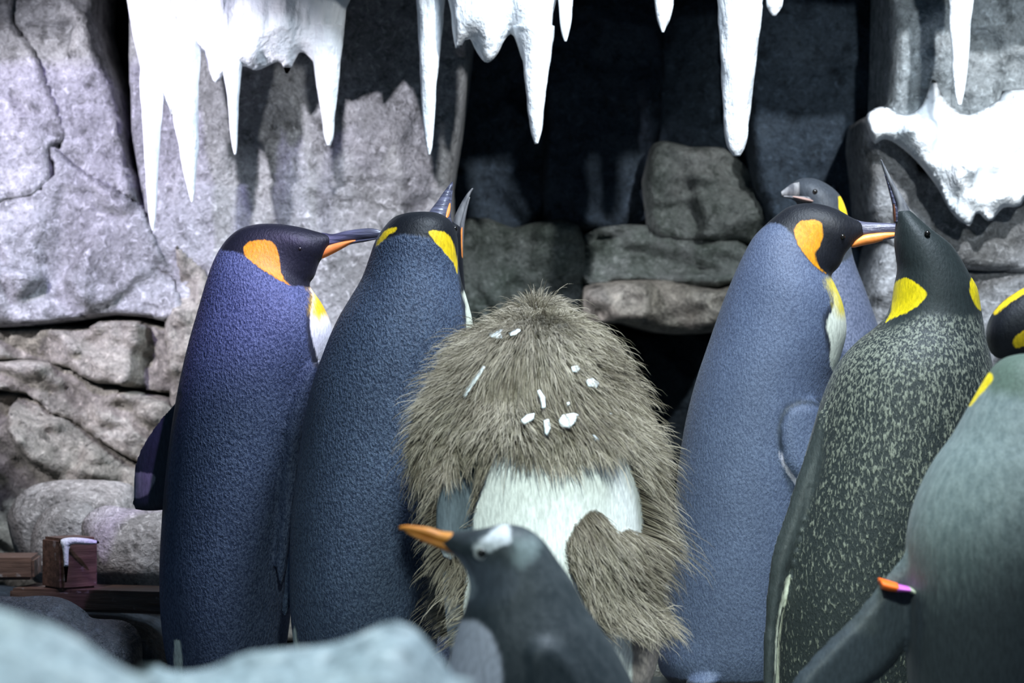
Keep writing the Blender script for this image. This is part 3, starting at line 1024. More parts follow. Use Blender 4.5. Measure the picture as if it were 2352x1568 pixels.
# ---- king penguin from behind, bill raised
yB = -0.2
ringsB = [
    (780, 1640, 900, 1640, 0.05), (720, 1612, 960, 1612, 0.085), (688, 1560, 992, 1560, 0.11), (668, 1420, 1010, 1420, 0.13), (665, 1300, 1020, 1300, 0.138),
    (668, 1200, 1032, 1200, 0.14), (680, 1100, 1048, 1100, 0.14), (693, 1000, 1066, 1000, 0.138), (712, 900, 1084, 900, 0.134), (746, 800, 1090, 800, 0.126),
    (774, 735, 1086, 740, 0.116), (804, 684, 1074, 690, 0.104), (830, 640, 1060, 645, 0.092), (848, 592, 1053, 606, 0.082), (863, 550, 1053, 572, 0.075),
    (884, 519, 1050, 540, 0.066), (906, 498, 1040, 513, 0.055), (935, 489, 1020, 495, 0.038), (960, 486, 1000, 487, 0.016)]
rootB, wmB = penguin(
    'king_penguin', 'king penguin with its back to us and bill raised, beside the moulting chick', 'penguin', yB, ringsB, 840, math.radians(58),
    {'r_tip': [('front', [(664, 1520), (676, 1438), (690, 1520)])],
     'r_head': [('front', [(870, 540), (890, 500), (940, 478), (1000, 478), (1060, 500), (1075, 600), (1062, 680), (1054, 630), (1046, 600), (1020, 572), (985, 548), (950, 540), (912, 540), (885, 552)]), ('fn', lambda co, nr, px: np.minimum(570 - px[:, 1], ((nr[:, 1]) - 0.2) * 60))],
     'r_ear': [('front', [(862, 566), (876, 540), (890, 526), (912, 523), (905, 533), (890, 542), (876, 556)]),
               ('front', [(984, 533), (1000, 529), (1022, 534), (1036, 548), (1046, 575), (1050, 600), (1050, 628), (1042, 605), (1022, 580), (1002, 558)])],
     'r_edge': [('front', [(1060, 660), (1080, 690), (1078, 760), (1085, 800), (1074, 780), (1064, 720), (1060, 690)])],
     'r_white': [('front', [(1062, 668), (1110, 670), (1110, 830), (1078, 800), (1072, 740), (1070, 700)]), ('belly', 0.02, 0.35, 0.75)]},
    [('r_edge', (0.03, 0.035, 0.05), 4), ('r_white', (0.85, 0.86, 0.70), 3), ('r_head', BLACK, 5), ('r_ear', YEL, 2.2), ('r_tip', (0.72, 0.76, 0.68), 3)],
    shells=[flipper([(716, 900), (704, 960), (694, 1020), (686, 1100), (668, 1220), (652, 1330), (645, 1400), (655, 1430), (672, 1380), (690, 1260), (706, 1130), (716, 1000)], yB + 0.04, 0.016, (0.1, 0))],
    cd=(0.026, 0.039, 0.076), cl_=(0.075, 0.104, 0.168), bump=0.0034)
# tail feather tips, pale
part_loft('upper_mandible', [(976, 500, 1034, 520, 0.016, 0.02), (990, 480, 1032, 492, 0.014, 0.035), (1004, 462, 1033, 468, 0.0105, 0.05), (1018, 442, 1036, 446, 0.007, 0.065), (1032, 424, 1040, 426, 0.004, 0.078), (1038, 417, 1041, 418, 0.002, 0.083)], yB, M['bill_dark'], rootB)
lmB = part_loft('lower_mandible', [(1012, 512, 1042, 522, 0.010, 0.03), (1018, 492, 1036, 498, 0.009, 0.045), (1026, 465, 1037, 468, 0.007, 0.06), (1035, 435, 1040, 436, 0.003, 0.08)], yB, M['bill_dark'], rootB)
part_loft('bill_plate', [(1018, 501, 1028, 504, 0.007, 0.024), (1022, 488, 1033, 491, 0.008, 0.033), (1027, 476, 1035, 478, 0.006, 0.042), (1032, 466, 1035, 467, 0.003, 0.05)], yB, M['plate'], lmB)
for px_ in (945, 1044):
    eye(rootB, px_, 525, yB + 0.045)

# ---- king penguin hidden behind, bill pointing up
yC = 0.28
ringsC = [
    (880, 1610, 960, 1610, 0.05), (840, 1580, 1000, 1580, 0.09), (800, 1480, 1040, 1480, 0.12), (795, 1300, 1050, 1300, 0.13), (800, 1100, 1055, 1100, 0.13),
    (815, 950, 1060, 950, 0.125), (845, 850, 1062, 850, 0.115), (890, 770, 1064, 770, 0.09), (930, 720, 1068, 720, 0.07), (955, 670, 1069, 672, 0.058), (968, 620, 1066, 632, 0.05), (985, 580, 1064, 600, 0.044), (1005, 545, 1063, 570, 0.036), (1022, 520, 1063, 545, 0.027), (1034, 505, 1063, 525, 0.016)]
rootC, wmC = penguin(
    'king_penguin', 'mostly hidden king penguin whose bill points up behind the raised-bill penguin', 'penguin', yC, ringsC, 930, math.radians(-20),
    {'r_head': [('both', [(900, 690), (960, 640), (960, 480), (1110, 480), (1090, 700), (1050, 720)])], 'r_ear': [('both', [(985, 610), (1005, 600), (1020, 625), (1022, 665), (1010, 690), (1000, 650)])],
     'r_white': [('fn', lambda co, nr, px: np.minimum((nr @ np.array([0.94, -0.34, 0]) - 0.4) * 60, 735 - px[:, 1] * -1 - 1470 + 0))]},
    [('r_head', BLACK, 6), ('r_ear', YEL, 2.2)])
part_loft('upper_mandible', [(1030, 530, 1058, 545, 0.013), (1038, 515, 1060, 522, 0.011), (1046, 493, 1066, 497, 0.009), (1058, 468, 1073, 470, 0.007), (1072, 446, 1080, 447, 0.004), (1084, 432, 1087, 433, 0.0015)], yC, M['bill_grey'], rootC)
lmC = part_loft('lower_mandible', [(1046, 590, 1063, 598, 0.011), (1050, 555, 1064, 558, 0.010), (1056, 515, 1067, 517, 0.008), (1066, 480, 1073, 481, 0.005), (1077, 452, 1080, 453, 0.002)], yC - 0.004, M['bill_grey'], rootC)
part_loft('bill_plate', [(1057, 602, 1061, 603, 0.005), (1053, 590, 1063, 591, 0.010), (1053, 570, 1063, 571, 0.0105), (1055, 545, 1063, 546, 0.0095), (1057, 525, 1064, 526, 0.007), (1062, 512, 1065, 513, 0.004)], yC - 0.006, M['plate'], lmC)
for s in (-1, 1):
    eye(rootC, 1030, 560, yC + s * 0.036)

# ---- king penguin right of the chick, head in profile
yD = 0.10
ringsD = [
    (1640, 1602, 1740, 1602, 0.05), (1560, 1580, 1810, 1580, 0.09), (1512, 1530, 1845, 1530, 0.115), (1525, 1450, 1865, 1450, 0.128), (1538, 1320, 1878, 1320, 0.137),
    (1546, 1200, 1888, 1200, 0.14), (1557, 1080, 1896, 1080, 0.14), (1574, 970, 1904, 970, 0.138), (1598, 875, 1912, 880, 0.132), (1630, 780, 1930, 820, 0.124),
    (1658, 700, 1944, 760, 0.112), (1684, 636, 1936, 700, 0.098), (1706, 588, 1918, 655, 0.082), (1730, 545, 1908, 634, 0.068), (1760, 514, 1916, 624, 0.058),
    (1786, 492, 1926, 614, 0.051), (1812, 474, 1933, 602, 0.047), (1850, 466, 1938, 590, 0.045), (1890, 470, 1943, 580, 0.042), (1926, 482, 1950, 572, 0.034), (1954, 498, 1958, 562, 0.024), (1978, 509, 1978, 548, 0.013), (1990, 514, 1990, 540, 0.006)]
earD = [(1824, 528), (1836, 510), (1864, 505), (1886, 512), (1890, 540), (1884, 563), (1872, 583), (1880, 610), (1898, 628), (1874, 612), (1846, 580), (1828, 548)]
rootD, wmD = penguin(
    'king_penguin', 'slate-blue king penguin, head in profile with orange plate, right of the moulting chick', 'penguin', yD, ringsD, 1700, math.radians(50),
    {'r_head': [('both', [(1750, 520), (1785, 485), (1840, 455), (1920, 465), (2010, 500), (2010, 580), (1950, 600), (1916, 636), (1900, 632), (1875, 615), (1846, 582), (1824, 545), (1800, 520), (1772, 512)])],
     'r_ear': [('both', earD)],
     'r_edge': [('front', [(1918, 690), (1925, 700), (1905, 745), (1915, 800), (1918, 850), (1905, 820), (1893, 760), (1893, 725)])],
     'r_white': [('front', [(1920, 650), (1980, 650), (1990, 900), (1912, 850), (1908, 790), (1898, 741), (1914, 705)]), ('belly', 0.02, 0.35, 0.74)],
     'r_yellow': [('front', [(1905, 640), (1990, 640), (1990, 720), (1935, 725), (1920, 705), (1915, 680)])],
     'r_fedge': [('front', [(1789, 1042), (1803, 1079), (1830, 1115), (1836, 1108), (1808, 1072), (1795, 1038)])],
     'r_fold': [('front', [(1786, 985), (1800, 938), (1838, 917), (1890, 925), (1890, 936), (1840, 930), (1808, 950), (1797, 985), (1798, 1036), (1790, 1040)])]},
    [('r_fold', (0.03, 0.04, 0.06), 8), ('r_edge', (0.03, 0.035, 0.05), 6), ('r_white', (0.86, 0.87, 0.72), 3), ('r_yellow', (0.90, 0.70, 0.05), 16), ('r_head', BLACK, 4), ('r_ear', ORG, 2.2), ('r_fedge', (0.60, 0.58, 0.68), 3)],
    shells=[flipper([(1798, 932), (1838, 915), (1890, 924), (1905, 1000), (1890, 1100), (1870, 1220), (1850, 1270), (1836, 1200), (1822, 1110), (1800, 1080), (1788, 1040), (1784, 983)], yD - 0.125, 0.022, (0.25, 0.1))],
    cd=(0.070, 0.090, 0.15), cl_=(0.118, 0.148, 0.225), bump=0.0016)
part_loft('upper_mandible', [(1950, 497, 1948, 555, 0.015), (1978, 508, 1976, 545, 0.012), (2010, 511, 2010, 540, 0.0095), (2040, 512, 2040, 537, 0.008), (2075, 516, 2075, 535, 0.0055), (2098, 524, 2098, 533, 0.003), (2106, 530, 2106, 534, 0.0015)], yD, M['bill_dark'], rootD)
lmD = part_loft('lower_mandible', [(1958, 552, 1958, 566, 0.010), (1995, 545, 1995, 560, 0.009), (2040, 541, 2040, 550, 0.007), (2080, 537, 2080, 542, 0.004), (2100, 534, 2100, 537, 0.002)], yD, M['bill_dark'], rootD)
part_loft('bill_plate', [(1955, 563, 1956, 568, 0.008), (1964, 547, 1964, 568, 0.0125), (1985, 537, 1985, 563, 0.0125), (2010, 533, 2010, 558, 0.011), (2040, 532, 2040, 549, 0.009), (2062, 533, 2062, 543, 0.006)], yD, M['plate'], lmD)
for s in (-1, 1):
    eye(rootD, 1935, 543, yD + s * 0.036)

# ---- king penguin behind that one, facing left
yE = 0.52
ringsE = [
    (1820, 1560, 1900, 1560, 0.05), (1760, 1520, 1980, 1520, 0.1), (1740, 1400, 2020, 1400, 0.125), (1725, 1200, 2045, 1200, 0.135), (1728, 1000, 2050, 1000, 0.135), (1740, 860, 2043, 850, 0.128),
    (1765, 770, 2020, 760, 0.112), (1790, 690, 1988, 668, 0.09), (1812, 630, 1964, 606, 0.072), (1828, 580, 1953, 560, 0.06), (1832, 540, 1950, 518, 0.054), (1834, 510, 1945, 486, 0.05), (1834, 486, 1930, 450, 0.047), (1832, 470, 1905, 426, 0.044), (1828, 462, 1872, 410, 0.038), (1818, 458, 1842, 409, 0.028), (1812, 455, 1822, 418, 0.015)]
rootE, wmE = penguin(
    'king_penguin', 'half-hidden king penguin looking over the head of the slate-blue one', 'penguin', yE, ringsE, 1890, math.radians(150),
    {'r_head': [('both', [(1780, 480), (1800, 400), (1900, 395), (1970, 440), (1970, 540), (1940, 600), (1830, 600)])],
     'r_ear': [('both', [(1926, 452), (1940, 450), (1950, 470), (1952, 492), (1940, 492), (1929, 482)])]},
    [('r_head', (0.048, 0.055, 0.066), 5), ('r_ear', YEL, 2.2)], cd=(0.06, 0.075, 0.12), cl_=(0.13, 0.15, 0.22), bump=0.0015)
part_loft('upper_mandible', [(1835, 418, 1835, 452, 0.015, -0.03), (1818, 422, 1820, 452, 0.012, -0.045), (1804, 432, 1806, 452, 0.009, -0.06), (1794, 440, 1795, 451, 0.005, -0.07)], yE, M['bill_grey'], rootE)
lmE = part_loft('lower_mandible', [(1862, 452, 1860, 466, 0.012, -0.03), (1835, 450, 1835, 461, 0.010, -0.045), (1812, 449, 1812, 456, 0.007, -0.06), (1800, 449, 1800, 453, 0.003, -0.07)], yE, M['bill_grey'], rootE)
part_loft('bill_plate', [(1868, 460, 1867, 465, 0.008, -0.035), (1850, 454, 1849, 463, 0.011, -0.045), (1832, 451, 1832, 458, 0.010, -0.052), (1820, 450, 1820, 454, 0.006, -0.058)], yE, plain('dull_pink_plate', (0.40, 0.26, 0.22), 0.5), lmE)
for s in (-1, 1):
    eye(rootE, 1872, 440, yE + s * 0.042)

# ---- dark speckled king penguin, bill pointing up
yF = -0.30
ringsF = [
    (1900, 1660, 2060, 1660, 0.05), (1800, 1632, 2130, 1632, 0.1), (1762, 1580, 2160, 1580, 0.125), (1762, 1480, 2180, 1480, 0.14), (1768, 1380, 2200, 1380, 0.15), (1784, 1280, 2225, 1280, 0.155),
    (1812, 1180, 2250, 1190, 0.158), (1840, 1080, 2270, 1090, 0.157), (1866, 990, 2284, 1000, 0.153), (1892, 905, 2288, 920, 0.146), (1925, 835, 2282, 860, 0.135), (1968, 785, 2273, 815, 0.118),
    (2010, 752, 2264, 780, 0.100), (2034, 728, 2258, 742, 0.088), (2047, 696, 2252, 705, 0.079), (2054, 655, 2244, 662, 0.073), (2061, 618, 2225, 628, 0.067), (2057, 585, 2205, 592, 0.060), (2054, 556, 2182, 560, 0.052), (2056, 528, 2146, 532, 0.042), (2058, 508, 2118, 508, 0.031), (2058, 494, 2098, 490, 0.02), (2058, 484, 2086, 480, 0.011)]
rootF, wmF = penguin(
    'king_penguin', 'dark speckled king penguin with its bill pointing straight up', 'penguin', yF, ringsF, 1980, math.radians(110),
    {'r_head': [('both', [(2000, 755), (2040, 735), (2046, 690), (2046, 560), (2040, 470), (2110, 465), (2190, 540), (2240, 620), (2265, 640), (2265, 720), (2200, 730), (2120, 725), (2060, 752)])],
     'r_ear': [('front', [(2050, 660), (2064, 643), (2085, 639), (2109, 654), (2129, 672), (2122, 688), (2103, 706), (2077, 720), (2049, 731), (2034, 741), (2047, 714), (2049, 685)]),
               ('front', [(2232, 638), (2240, 640), (2247, 660), (2254, 710), (2243, 704), (2229, 674), (2228, 652)])],
     'r_line': [('front', [(1815, 1322), (1806, 1375), (1794, 1440), (1790, 1500), (1789, 1640), (1779, 1640), (1780, 1500), (1784, 1435), (1795, 1375), (1806, 1330)])],
     'r_wing': [('front', [(1870, 950), (1896, 1060), (1850, 1200), (1812, 1320), (1780, 1440), (1776, 1640), (1700, 1640), (1720, 1300), (1820, 1100)])],
     'r_white': [('belly', 0.05, 0.3, 0.72)]},
    [('r_head', (0.022, 0.029, 0.028), 14), ('r_wing', (0.035, 0.043, 0.043), 12), ('r_line', (0.72, 0.74, 0.58), 2.5), ('r_white', WHITE, 3), ('r_ear', (0.90, 0.68, 0.005), 2.2)],
    shells=[flipper([(1905, 920), (1882, 950), (1858, 1024), (1830, 1097), (1803, 1180), (1776, 1253), (1765, 1308), (1756, 1390), (1749, 1500), (1750, 1600), (1762, 1640), (1776, 1610), (1784, 1500), (1792, 1420), (1818, 1318), (1865, 1200), (1905, 1080), (1925, 990)], yF - 0.07, 0.02, (0.25, 0.05))],
    style='fleck', cd=(0.022, 0.028, 0.028), cl_=(0.20, 0.21, 0.165), bump=0.002)
part_loft('upper_mandible', [(2056, 500, 2100, 505, 0.015), (2060, 478, 2090, 482, 0.012), (2048, 444, 2073, 452, 0.009), (2036, 412, 2053, 420, 0.007), (2027, 385, 2037, 390, 0.0045), (2022, 366, 2026, 368, 0.002)], yF, M['bill_grey'], rootF)
lmF = part_loft('lower_mandible', [(2053, 512, 2066, 514, 0.010), (2051, 480, 2062, 482, 0.009), (2042, 440, 2050, 442, 0.006), (2031, 400, 2036, 402, 0.003)], yF, M['bill_dark'], rootF)
part_loft('bill_plate', [(2053, 510, 2057, 511, 0.008), (2051, 490, 2057, 491, 0.010), (2050, 470, 2055, 471, 0.008), (2047, 455, 2050, 456, 0.004)], yF, plain('dull_red_plate', (0.22, 0.07, 0.03), 0.5), lmF)
for s in (-1, 1):
    eye(rootF, 2130, 536, yF + s * 0.047)

# ---- king penguin at the right edge, only its tilted head in view
yH = -0.62
ringsH = [
    (2440, 1720, 2560, 1720, 0.05), (2380, 1680, 2640, 1680, 0.1), (2350, 1500, 2690, 1500, 0.13), (2350, 1300, 2700, 1300, 0.14), (2360, 1100, 2700, 1100, 0.138), (2372, 960, 2680, 940, 0.125),
    (2378, 880, 2640, 840, 0.105), (2366, 840, 2580, 760, 0.085), (2346, 822, 2500, 700, 0.07), (2322, 822, 2430, 662, 0.06), (2296, 824, 2370, 655, 0.053), (2278, 812, 2325, 676, 0.046), (2269, 790, 2296, 700, 0.036), (2266, 772, 2278, 724, 0.022), (2267, 758, 2270, 744, 0.008)]
rootH, wmH = penguin(
    'king_penguin', 'king penguin of which a bent black head with yellow streaks shows', 'penguin', yH, ringsH, 2500, math.radians(60),
    {'r_head': [('both', [(2250, 840), (2250, 700), (2340, 640), (2460, 640), (2440, 760), (2360, 840)])],
     'r_ear': [('front', [(2282, 716), (2300, 696), (2336, 670), (2365, 655), (2370, 668), (2340, 682), (2306, 706), (2288, 722)]),
               ('front', [(2326, 785), (2340, 766), (2360, 756), (2390, 756), (2390, 790), (2350, 795), (2334, 800)])]},
    [('r_head', BLACK, 6), ('r_ear', YEL, 2.5)])
part_loft('bill', [(2281, 752, 2284, 800, 0.015, 0.05), (2290, 775, 2292, 815, 0.011, 0.09), (2305, 800, 2306, 826, 0.007, 0.13), (2318, 822, 2319, 832, 0.002, 0.17)], yH, M['bill_dark'], rootH)

# ---- grey king penguin in front on the right, hunched, with flipper band
yG = -1.0
ringsG = [
    (2250, 1800, 2430, 1800, 0.05), (2150, 1770, 2530, 1770, 0.11), (2105, 1700, 2575, 1700, 0.14), (2086, 1560, 2595, 1560, 0.162), (2080, 1420, 2600, 1420, 0.17), (2080, 1300, 2595, 1300, 0.17), (2087, 1210, 2585, 1210, 0.165), (2110, 1130, 2570, 1130, 0.155),
    (2144, 1062, 2550, 1062, 0.142), (2186, 1004, 2532, 1004, 0.126), (2220, 945, 2514, 945, 0.11), (2246, 900, 2494, 900, 0.096), (2266, 866, 2474, 866, 0.083), (2286, 838, 2450, 838, 0.066), (2312, 820, 2420, 820, 0.045), (2345, 812, 2390, 812, 0.016)]
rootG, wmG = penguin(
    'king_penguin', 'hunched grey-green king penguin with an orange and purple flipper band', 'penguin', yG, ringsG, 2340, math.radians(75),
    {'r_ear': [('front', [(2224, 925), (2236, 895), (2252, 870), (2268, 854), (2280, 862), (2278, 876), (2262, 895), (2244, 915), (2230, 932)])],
     'r_nape': [('both', [(2262, 890), (2250, 780), (2500, 780), (2800, 900), (2400, 915), (2310, 905)])],  # haze put into the colour: nape painted paler than a black head
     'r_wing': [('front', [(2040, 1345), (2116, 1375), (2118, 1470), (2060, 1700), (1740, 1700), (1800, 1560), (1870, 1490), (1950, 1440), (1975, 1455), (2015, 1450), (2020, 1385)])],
     'r_low_shade': [('fn', lambda co, nr, px: (0.42 + 0.08 * nr[:, 0] - co[:, 2]) * 400)],  # falloff of the top light painted in: lower body darker
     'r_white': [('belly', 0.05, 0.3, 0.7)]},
    [('r_low_shade', (0.045, 0.055, 0.06), 38), ('r_nape', (0.10, 0.14, 0.11), 22), ('r_wing', (0.035, 0.045, 0.055), 14), ('r_white', WHITE, 3), ('r_ear', (0.90, 0.68, 0.005), 3)],
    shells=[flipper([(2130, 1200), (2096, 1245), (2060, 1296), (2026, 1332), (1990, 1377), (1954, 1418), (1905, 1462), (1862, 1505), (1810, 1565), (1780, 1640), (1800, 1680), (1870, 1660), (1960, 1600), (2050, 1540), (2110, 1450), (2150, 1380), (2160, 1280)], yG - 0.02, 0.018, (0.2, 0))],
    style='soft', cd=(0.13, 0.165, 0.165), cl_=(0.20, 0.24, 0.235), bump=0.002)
part_loft('bill', [(2352, 850, 2392, 850, 0.02, 0.07), (2358, 868, 2386, 868, 0.014, 0.11), (2364, 888, 2381, 888, 0.009, 0.16), (2370, 905, 2376, 905, 0.003, 0.20)], yG, M['bill_dark'], rootG)
band = part_loft('flipper_band', [(2020, 1326, 2024, 1352, 0.026), (2040, 1332, 2040, 1356, 0.027), (2060, 1338, 2060, 1358, 0.027)], yG - 0.03, M['band_orange'], rootG)
part_loft('purple_stripe', [(2056, 1339, 2056, 1358, 0.0275), (2072, 1343, 2072, 1358, 0.0275), (2086, 1346, 2086, 1358, 0.0275)], yG - 0.03, M['band_purple'], band)
part_loft('clasp', [(2084, 1345, 2084, 1357, 0.0265), (2100, 1349, 2100, 1368, 0.0265), (2114, 1352, 2112, 1376, 0.0265)], yG - 0.025, M['band_white'], band)

# ---- gentoo penguin in front
yT = -1.55
ringsT = [
    (1150, 2030, 1330, 2030, 0.04), (1090, 1990, 1420, 1990, 0.08), (1050, 1900, 1490, 1900, 0.105), (1028, 1780, 1510, 1780, 0.115), (1022, 1670, 1492, 1670, 0.115), (1026, 1570, 1455, 1570, 0.11), (1036, 1500, 1418, 1500, 0.10), (1052, 1440, 1380, 1442, 0.088), (1070, 1390, 1346, 1394, 0.075),
    (1078, 1350, 1316, 1336, 0.063), (1073, 1318, 1284, 1290, 0.055), (1062, 1298, 1246, 1238, 0.050), (1056, 1288, 1204, 1210, 0.047), (1051, 1281, 1158, 1204, 0.044), (1046, 1276, 1110, 1213, 0.038), (1038, 1270, 1066, 1220, 0.027), (1024, 1262, 1040, 1222, 0.018), (1012, 1256, 1020, 1222, 0.010)]
rootT, wmT = penguin(
    'gentoo_penguin', 'gentoo penguin with orange bill and white eye patch in front of the chick', 'penguin', yT, ringsT, 1250, math.radians(195),
    {'r_patch': [('both', [(1086, 1258), (1106, 1238), (1141, 1210), (1160, 1200), (1172, 1215), (1172, 1246), (1146, 1254), (1122, 1268), (1100, 1268)])],
     'r_nape': [('front', [(1185, 1240), (1225, 1235), (1240, 1260), (1205, 1300), (1180, 1290)])],
     'r_crown': [('front', [(1000, 1215), (1060, 1210), (1120, 1200), (1080, 1240), (1050, 1250), (1010, 1240)])],
     'r_chin': [('front', [(1040, 1275), (1066, 1290), (1090, 1340), (1085, 1372), (1066, 1370), (1060, 1300)])],
     'r_cheek': [('front', [(1060, 1290), (1110, 1290), (1180, 1300), (1190, 1340), (1150, 1378), (1060, 1380)])],
     'r_white': [('front', [(1060, 1425), (1100, 1428), (1130, 1460), (1150, 1520), (1152, 1650), (1130, 2100), (900, 2100), (960, 1440)]), ('belly', 0.05, 0.3, 0.36)]},
    [('r_crown', (0.02, 0.026, 0.03), 10), ('r_cheek', (0.085, 0.10, 0.12), 25), ('r_chin', (0.30, 0.34, 0.36), 10), ('r_nape', (0.22, 0.27, 0.27), 18), ('r_white', (0.72, 0.71, 0.78), 8), ('r_patch', (0.72, 0.74, 0.76), 6)],
    style='soft', cd=(0.03, 0.04, 0.045), cl_=(0.055, 0.065, 0.07), bump=0.0015, fscale=1.0,
    shells=[flipper([(1215, 1480), (1290, 1470), (1345, 1540), (1370, 1680), (1350, 1820), (1300, 1900), (1260, 1860), (1240, 1740), (1215, 1600)], yT - 0.10, 0.016, (0.3, 0.15))])
part_loft('upper_mandible', [(1040, 1222, 1042, 1256, 0.016), (1012, 1219, 1012, 1248, 0.013), (985, 1211, 985, 1238, 0.010), (955, 1207, 955, 1226, 0.007), (930, 1206, 930, 1218, 0.0045), (917, 1209, 917, 1215, 0.002)], yT, M['gentoo_bill'], rootT)
part_loft('lower_mandible', [(1052, 1248, 1050, 1278, 0.014), (1015, 1240, 1015, 1262, 0.011), (985, 1232, 985, 1250, 0.008), (955, 1223, 955, 1236, 0.005), (932, 1217, 932, 1222, 0.002)], yT, M['gentoo_bill'], rootT)
sy = surface_y(wmT, 1106, 1270)
for s in (-1, 1):
    yy_ = sy + 0.0025 if s < 0 else 2 * yT - sy - 0.0025
    v, f = ellipsoid(P(1106, 1270, yy_), (0.0105, 0.005, 0.0105), None, 12)
    er = obj('eye', mesh_of(v, f), M['eye_ring'], rootT)
    v, f = ellipsoid(P(1106, 1270, yy_ + s * 0.004), (0.0062, 0.003, 0.0062), None, 10)
    obj('pupil', mesh_of(v, f), M['eye'], er)

# ---- moulting chick
yK = -0.5
ringsK = [
    (1180, 1680, 1340, 1680, 0.05), (1090, 1650, 1430, 1650, 0.11), (1050, 1580, 1450, 1580, 0.14), (1032, 1490, 1462, 1490, 0.155), (1022, 1400, 1476, 1400, 0.165), (1016, 1300, 1482, 1300, 0.17), (1012, 1200, 1482, 1200, 0.17),
    (1004, 1100, 1478, 1100, 0.168), (992, 1010, 1466, 1010, 0.162), (1008, 930, 1444, 930, 0.152), (1040, 860, 1420, 860, 0.138), (1072, 805, 1386, 800, 0.12), (1110, 768, 1352, 758, 0.10), (1170, 742, 1320, 734, 0.075), (1215, 730, 1290, 726, 0.035)]
whiteK = [(1108, 1110), (1128, 1062), (1152, 1015), (1185, 1030), (1220, 1050), (1262, 1060), (1299, 1068), (1330, 1056), (1352, 1035), (1380, 1040), (1407, 1005), (1436, 1045), (1464, 1110), (1480, 1190), (1470, 1226), (1440, 1215), (1412, 1226), (1385, 1185), (1361, 1172), (1335, 1190), (1312, 1225), (1300, 1265), (1318, 1330), (1350, 1400), (1376, 1450), (1446, 1450), (1450, 1580), (1380, 1680), (1080, 1680), (1060, 1500), (1072, 1300), (1082, 1220), (1090, 1170)]
rootK, wmK = penguin(
    'penguin_chick', 'moulting king penguin chick with shaggy brown down and bare white belly', 'penguin', yK, ringsK, 1260, math.radians(-80),
    {'r_white': [('front', whiteK)], 'r_flip': [('front', [(1068, 1050), (1108, 1040), (1112, 1080), (1094, 1130), (1080, 1200), (1060, 1230), (1000, 1230), (1005, 1130), (1040, 1090)])],
     'r_grey': [('front', [(1010, 1115), (1060, 1100), (1080, 1110), (1086, 1180), (1082, 1260), (1005, 1260)])],
     'r_leg': [('fn', lambda co, nr, px: np.minimum(px[:, 1] - 1445, px[:, 0] - 1452))],
     'r_side': [('front', [(1000, 1270), (1030, 1262), (1052, 1300), (1056, 1420), (1040, 1490), (990, 1500)])]},
    [('r_white', (0.90, 0.91, 0.89), 5), ('r_side', (0.75, 0.77, 0.76), 6), ('r_flip', (0.035, 0.045, 0.05), 5), ('r_grey', (0.13, 0.16, 0.19), 7), ('r_leg', (0.30, 0.25, 0.24), 6)],
    shells=[flipper([(1060, 960), (1030, 1020), (1008, 1100), (1000, 1180), (1004, 1250), (1030, 1290), (1070, 1260), (1088, 1180), (1110, 1090), (1110, 1000)], yK - 0.11, 0.022, (0.4, 0)),
            flipper([(1470, 1400), (1512, 1405), (1522, 1440), (1516, 1500), (1500, 1560), (1475, 1590), (1450, 1570), (1452, 1480)], yK - 0.05, 0.018),
            flipper([(1430, 930), (1475, 990), (1490, 1070), (1494, 1130), (1482, 1170), (1462, 1130), (1445, 1050)], yK - 0.02, 0.02),
            flipper([(1070, 880), (1010, 925), (968, 985), (958, 1030), (972, 1075), (1010, 1100), (1060, 1060), (1085, 980)], yK - 0.06, 0.035),
            ellipsoid(P(1240, 790, yK + 0.10), (0.07, 0.075, 0.065))],
    style='soft', cd=(0.075, 0.062, 0.045), cl_=(0.12, 0.10, 0.075), bump=0.003, foot=True)


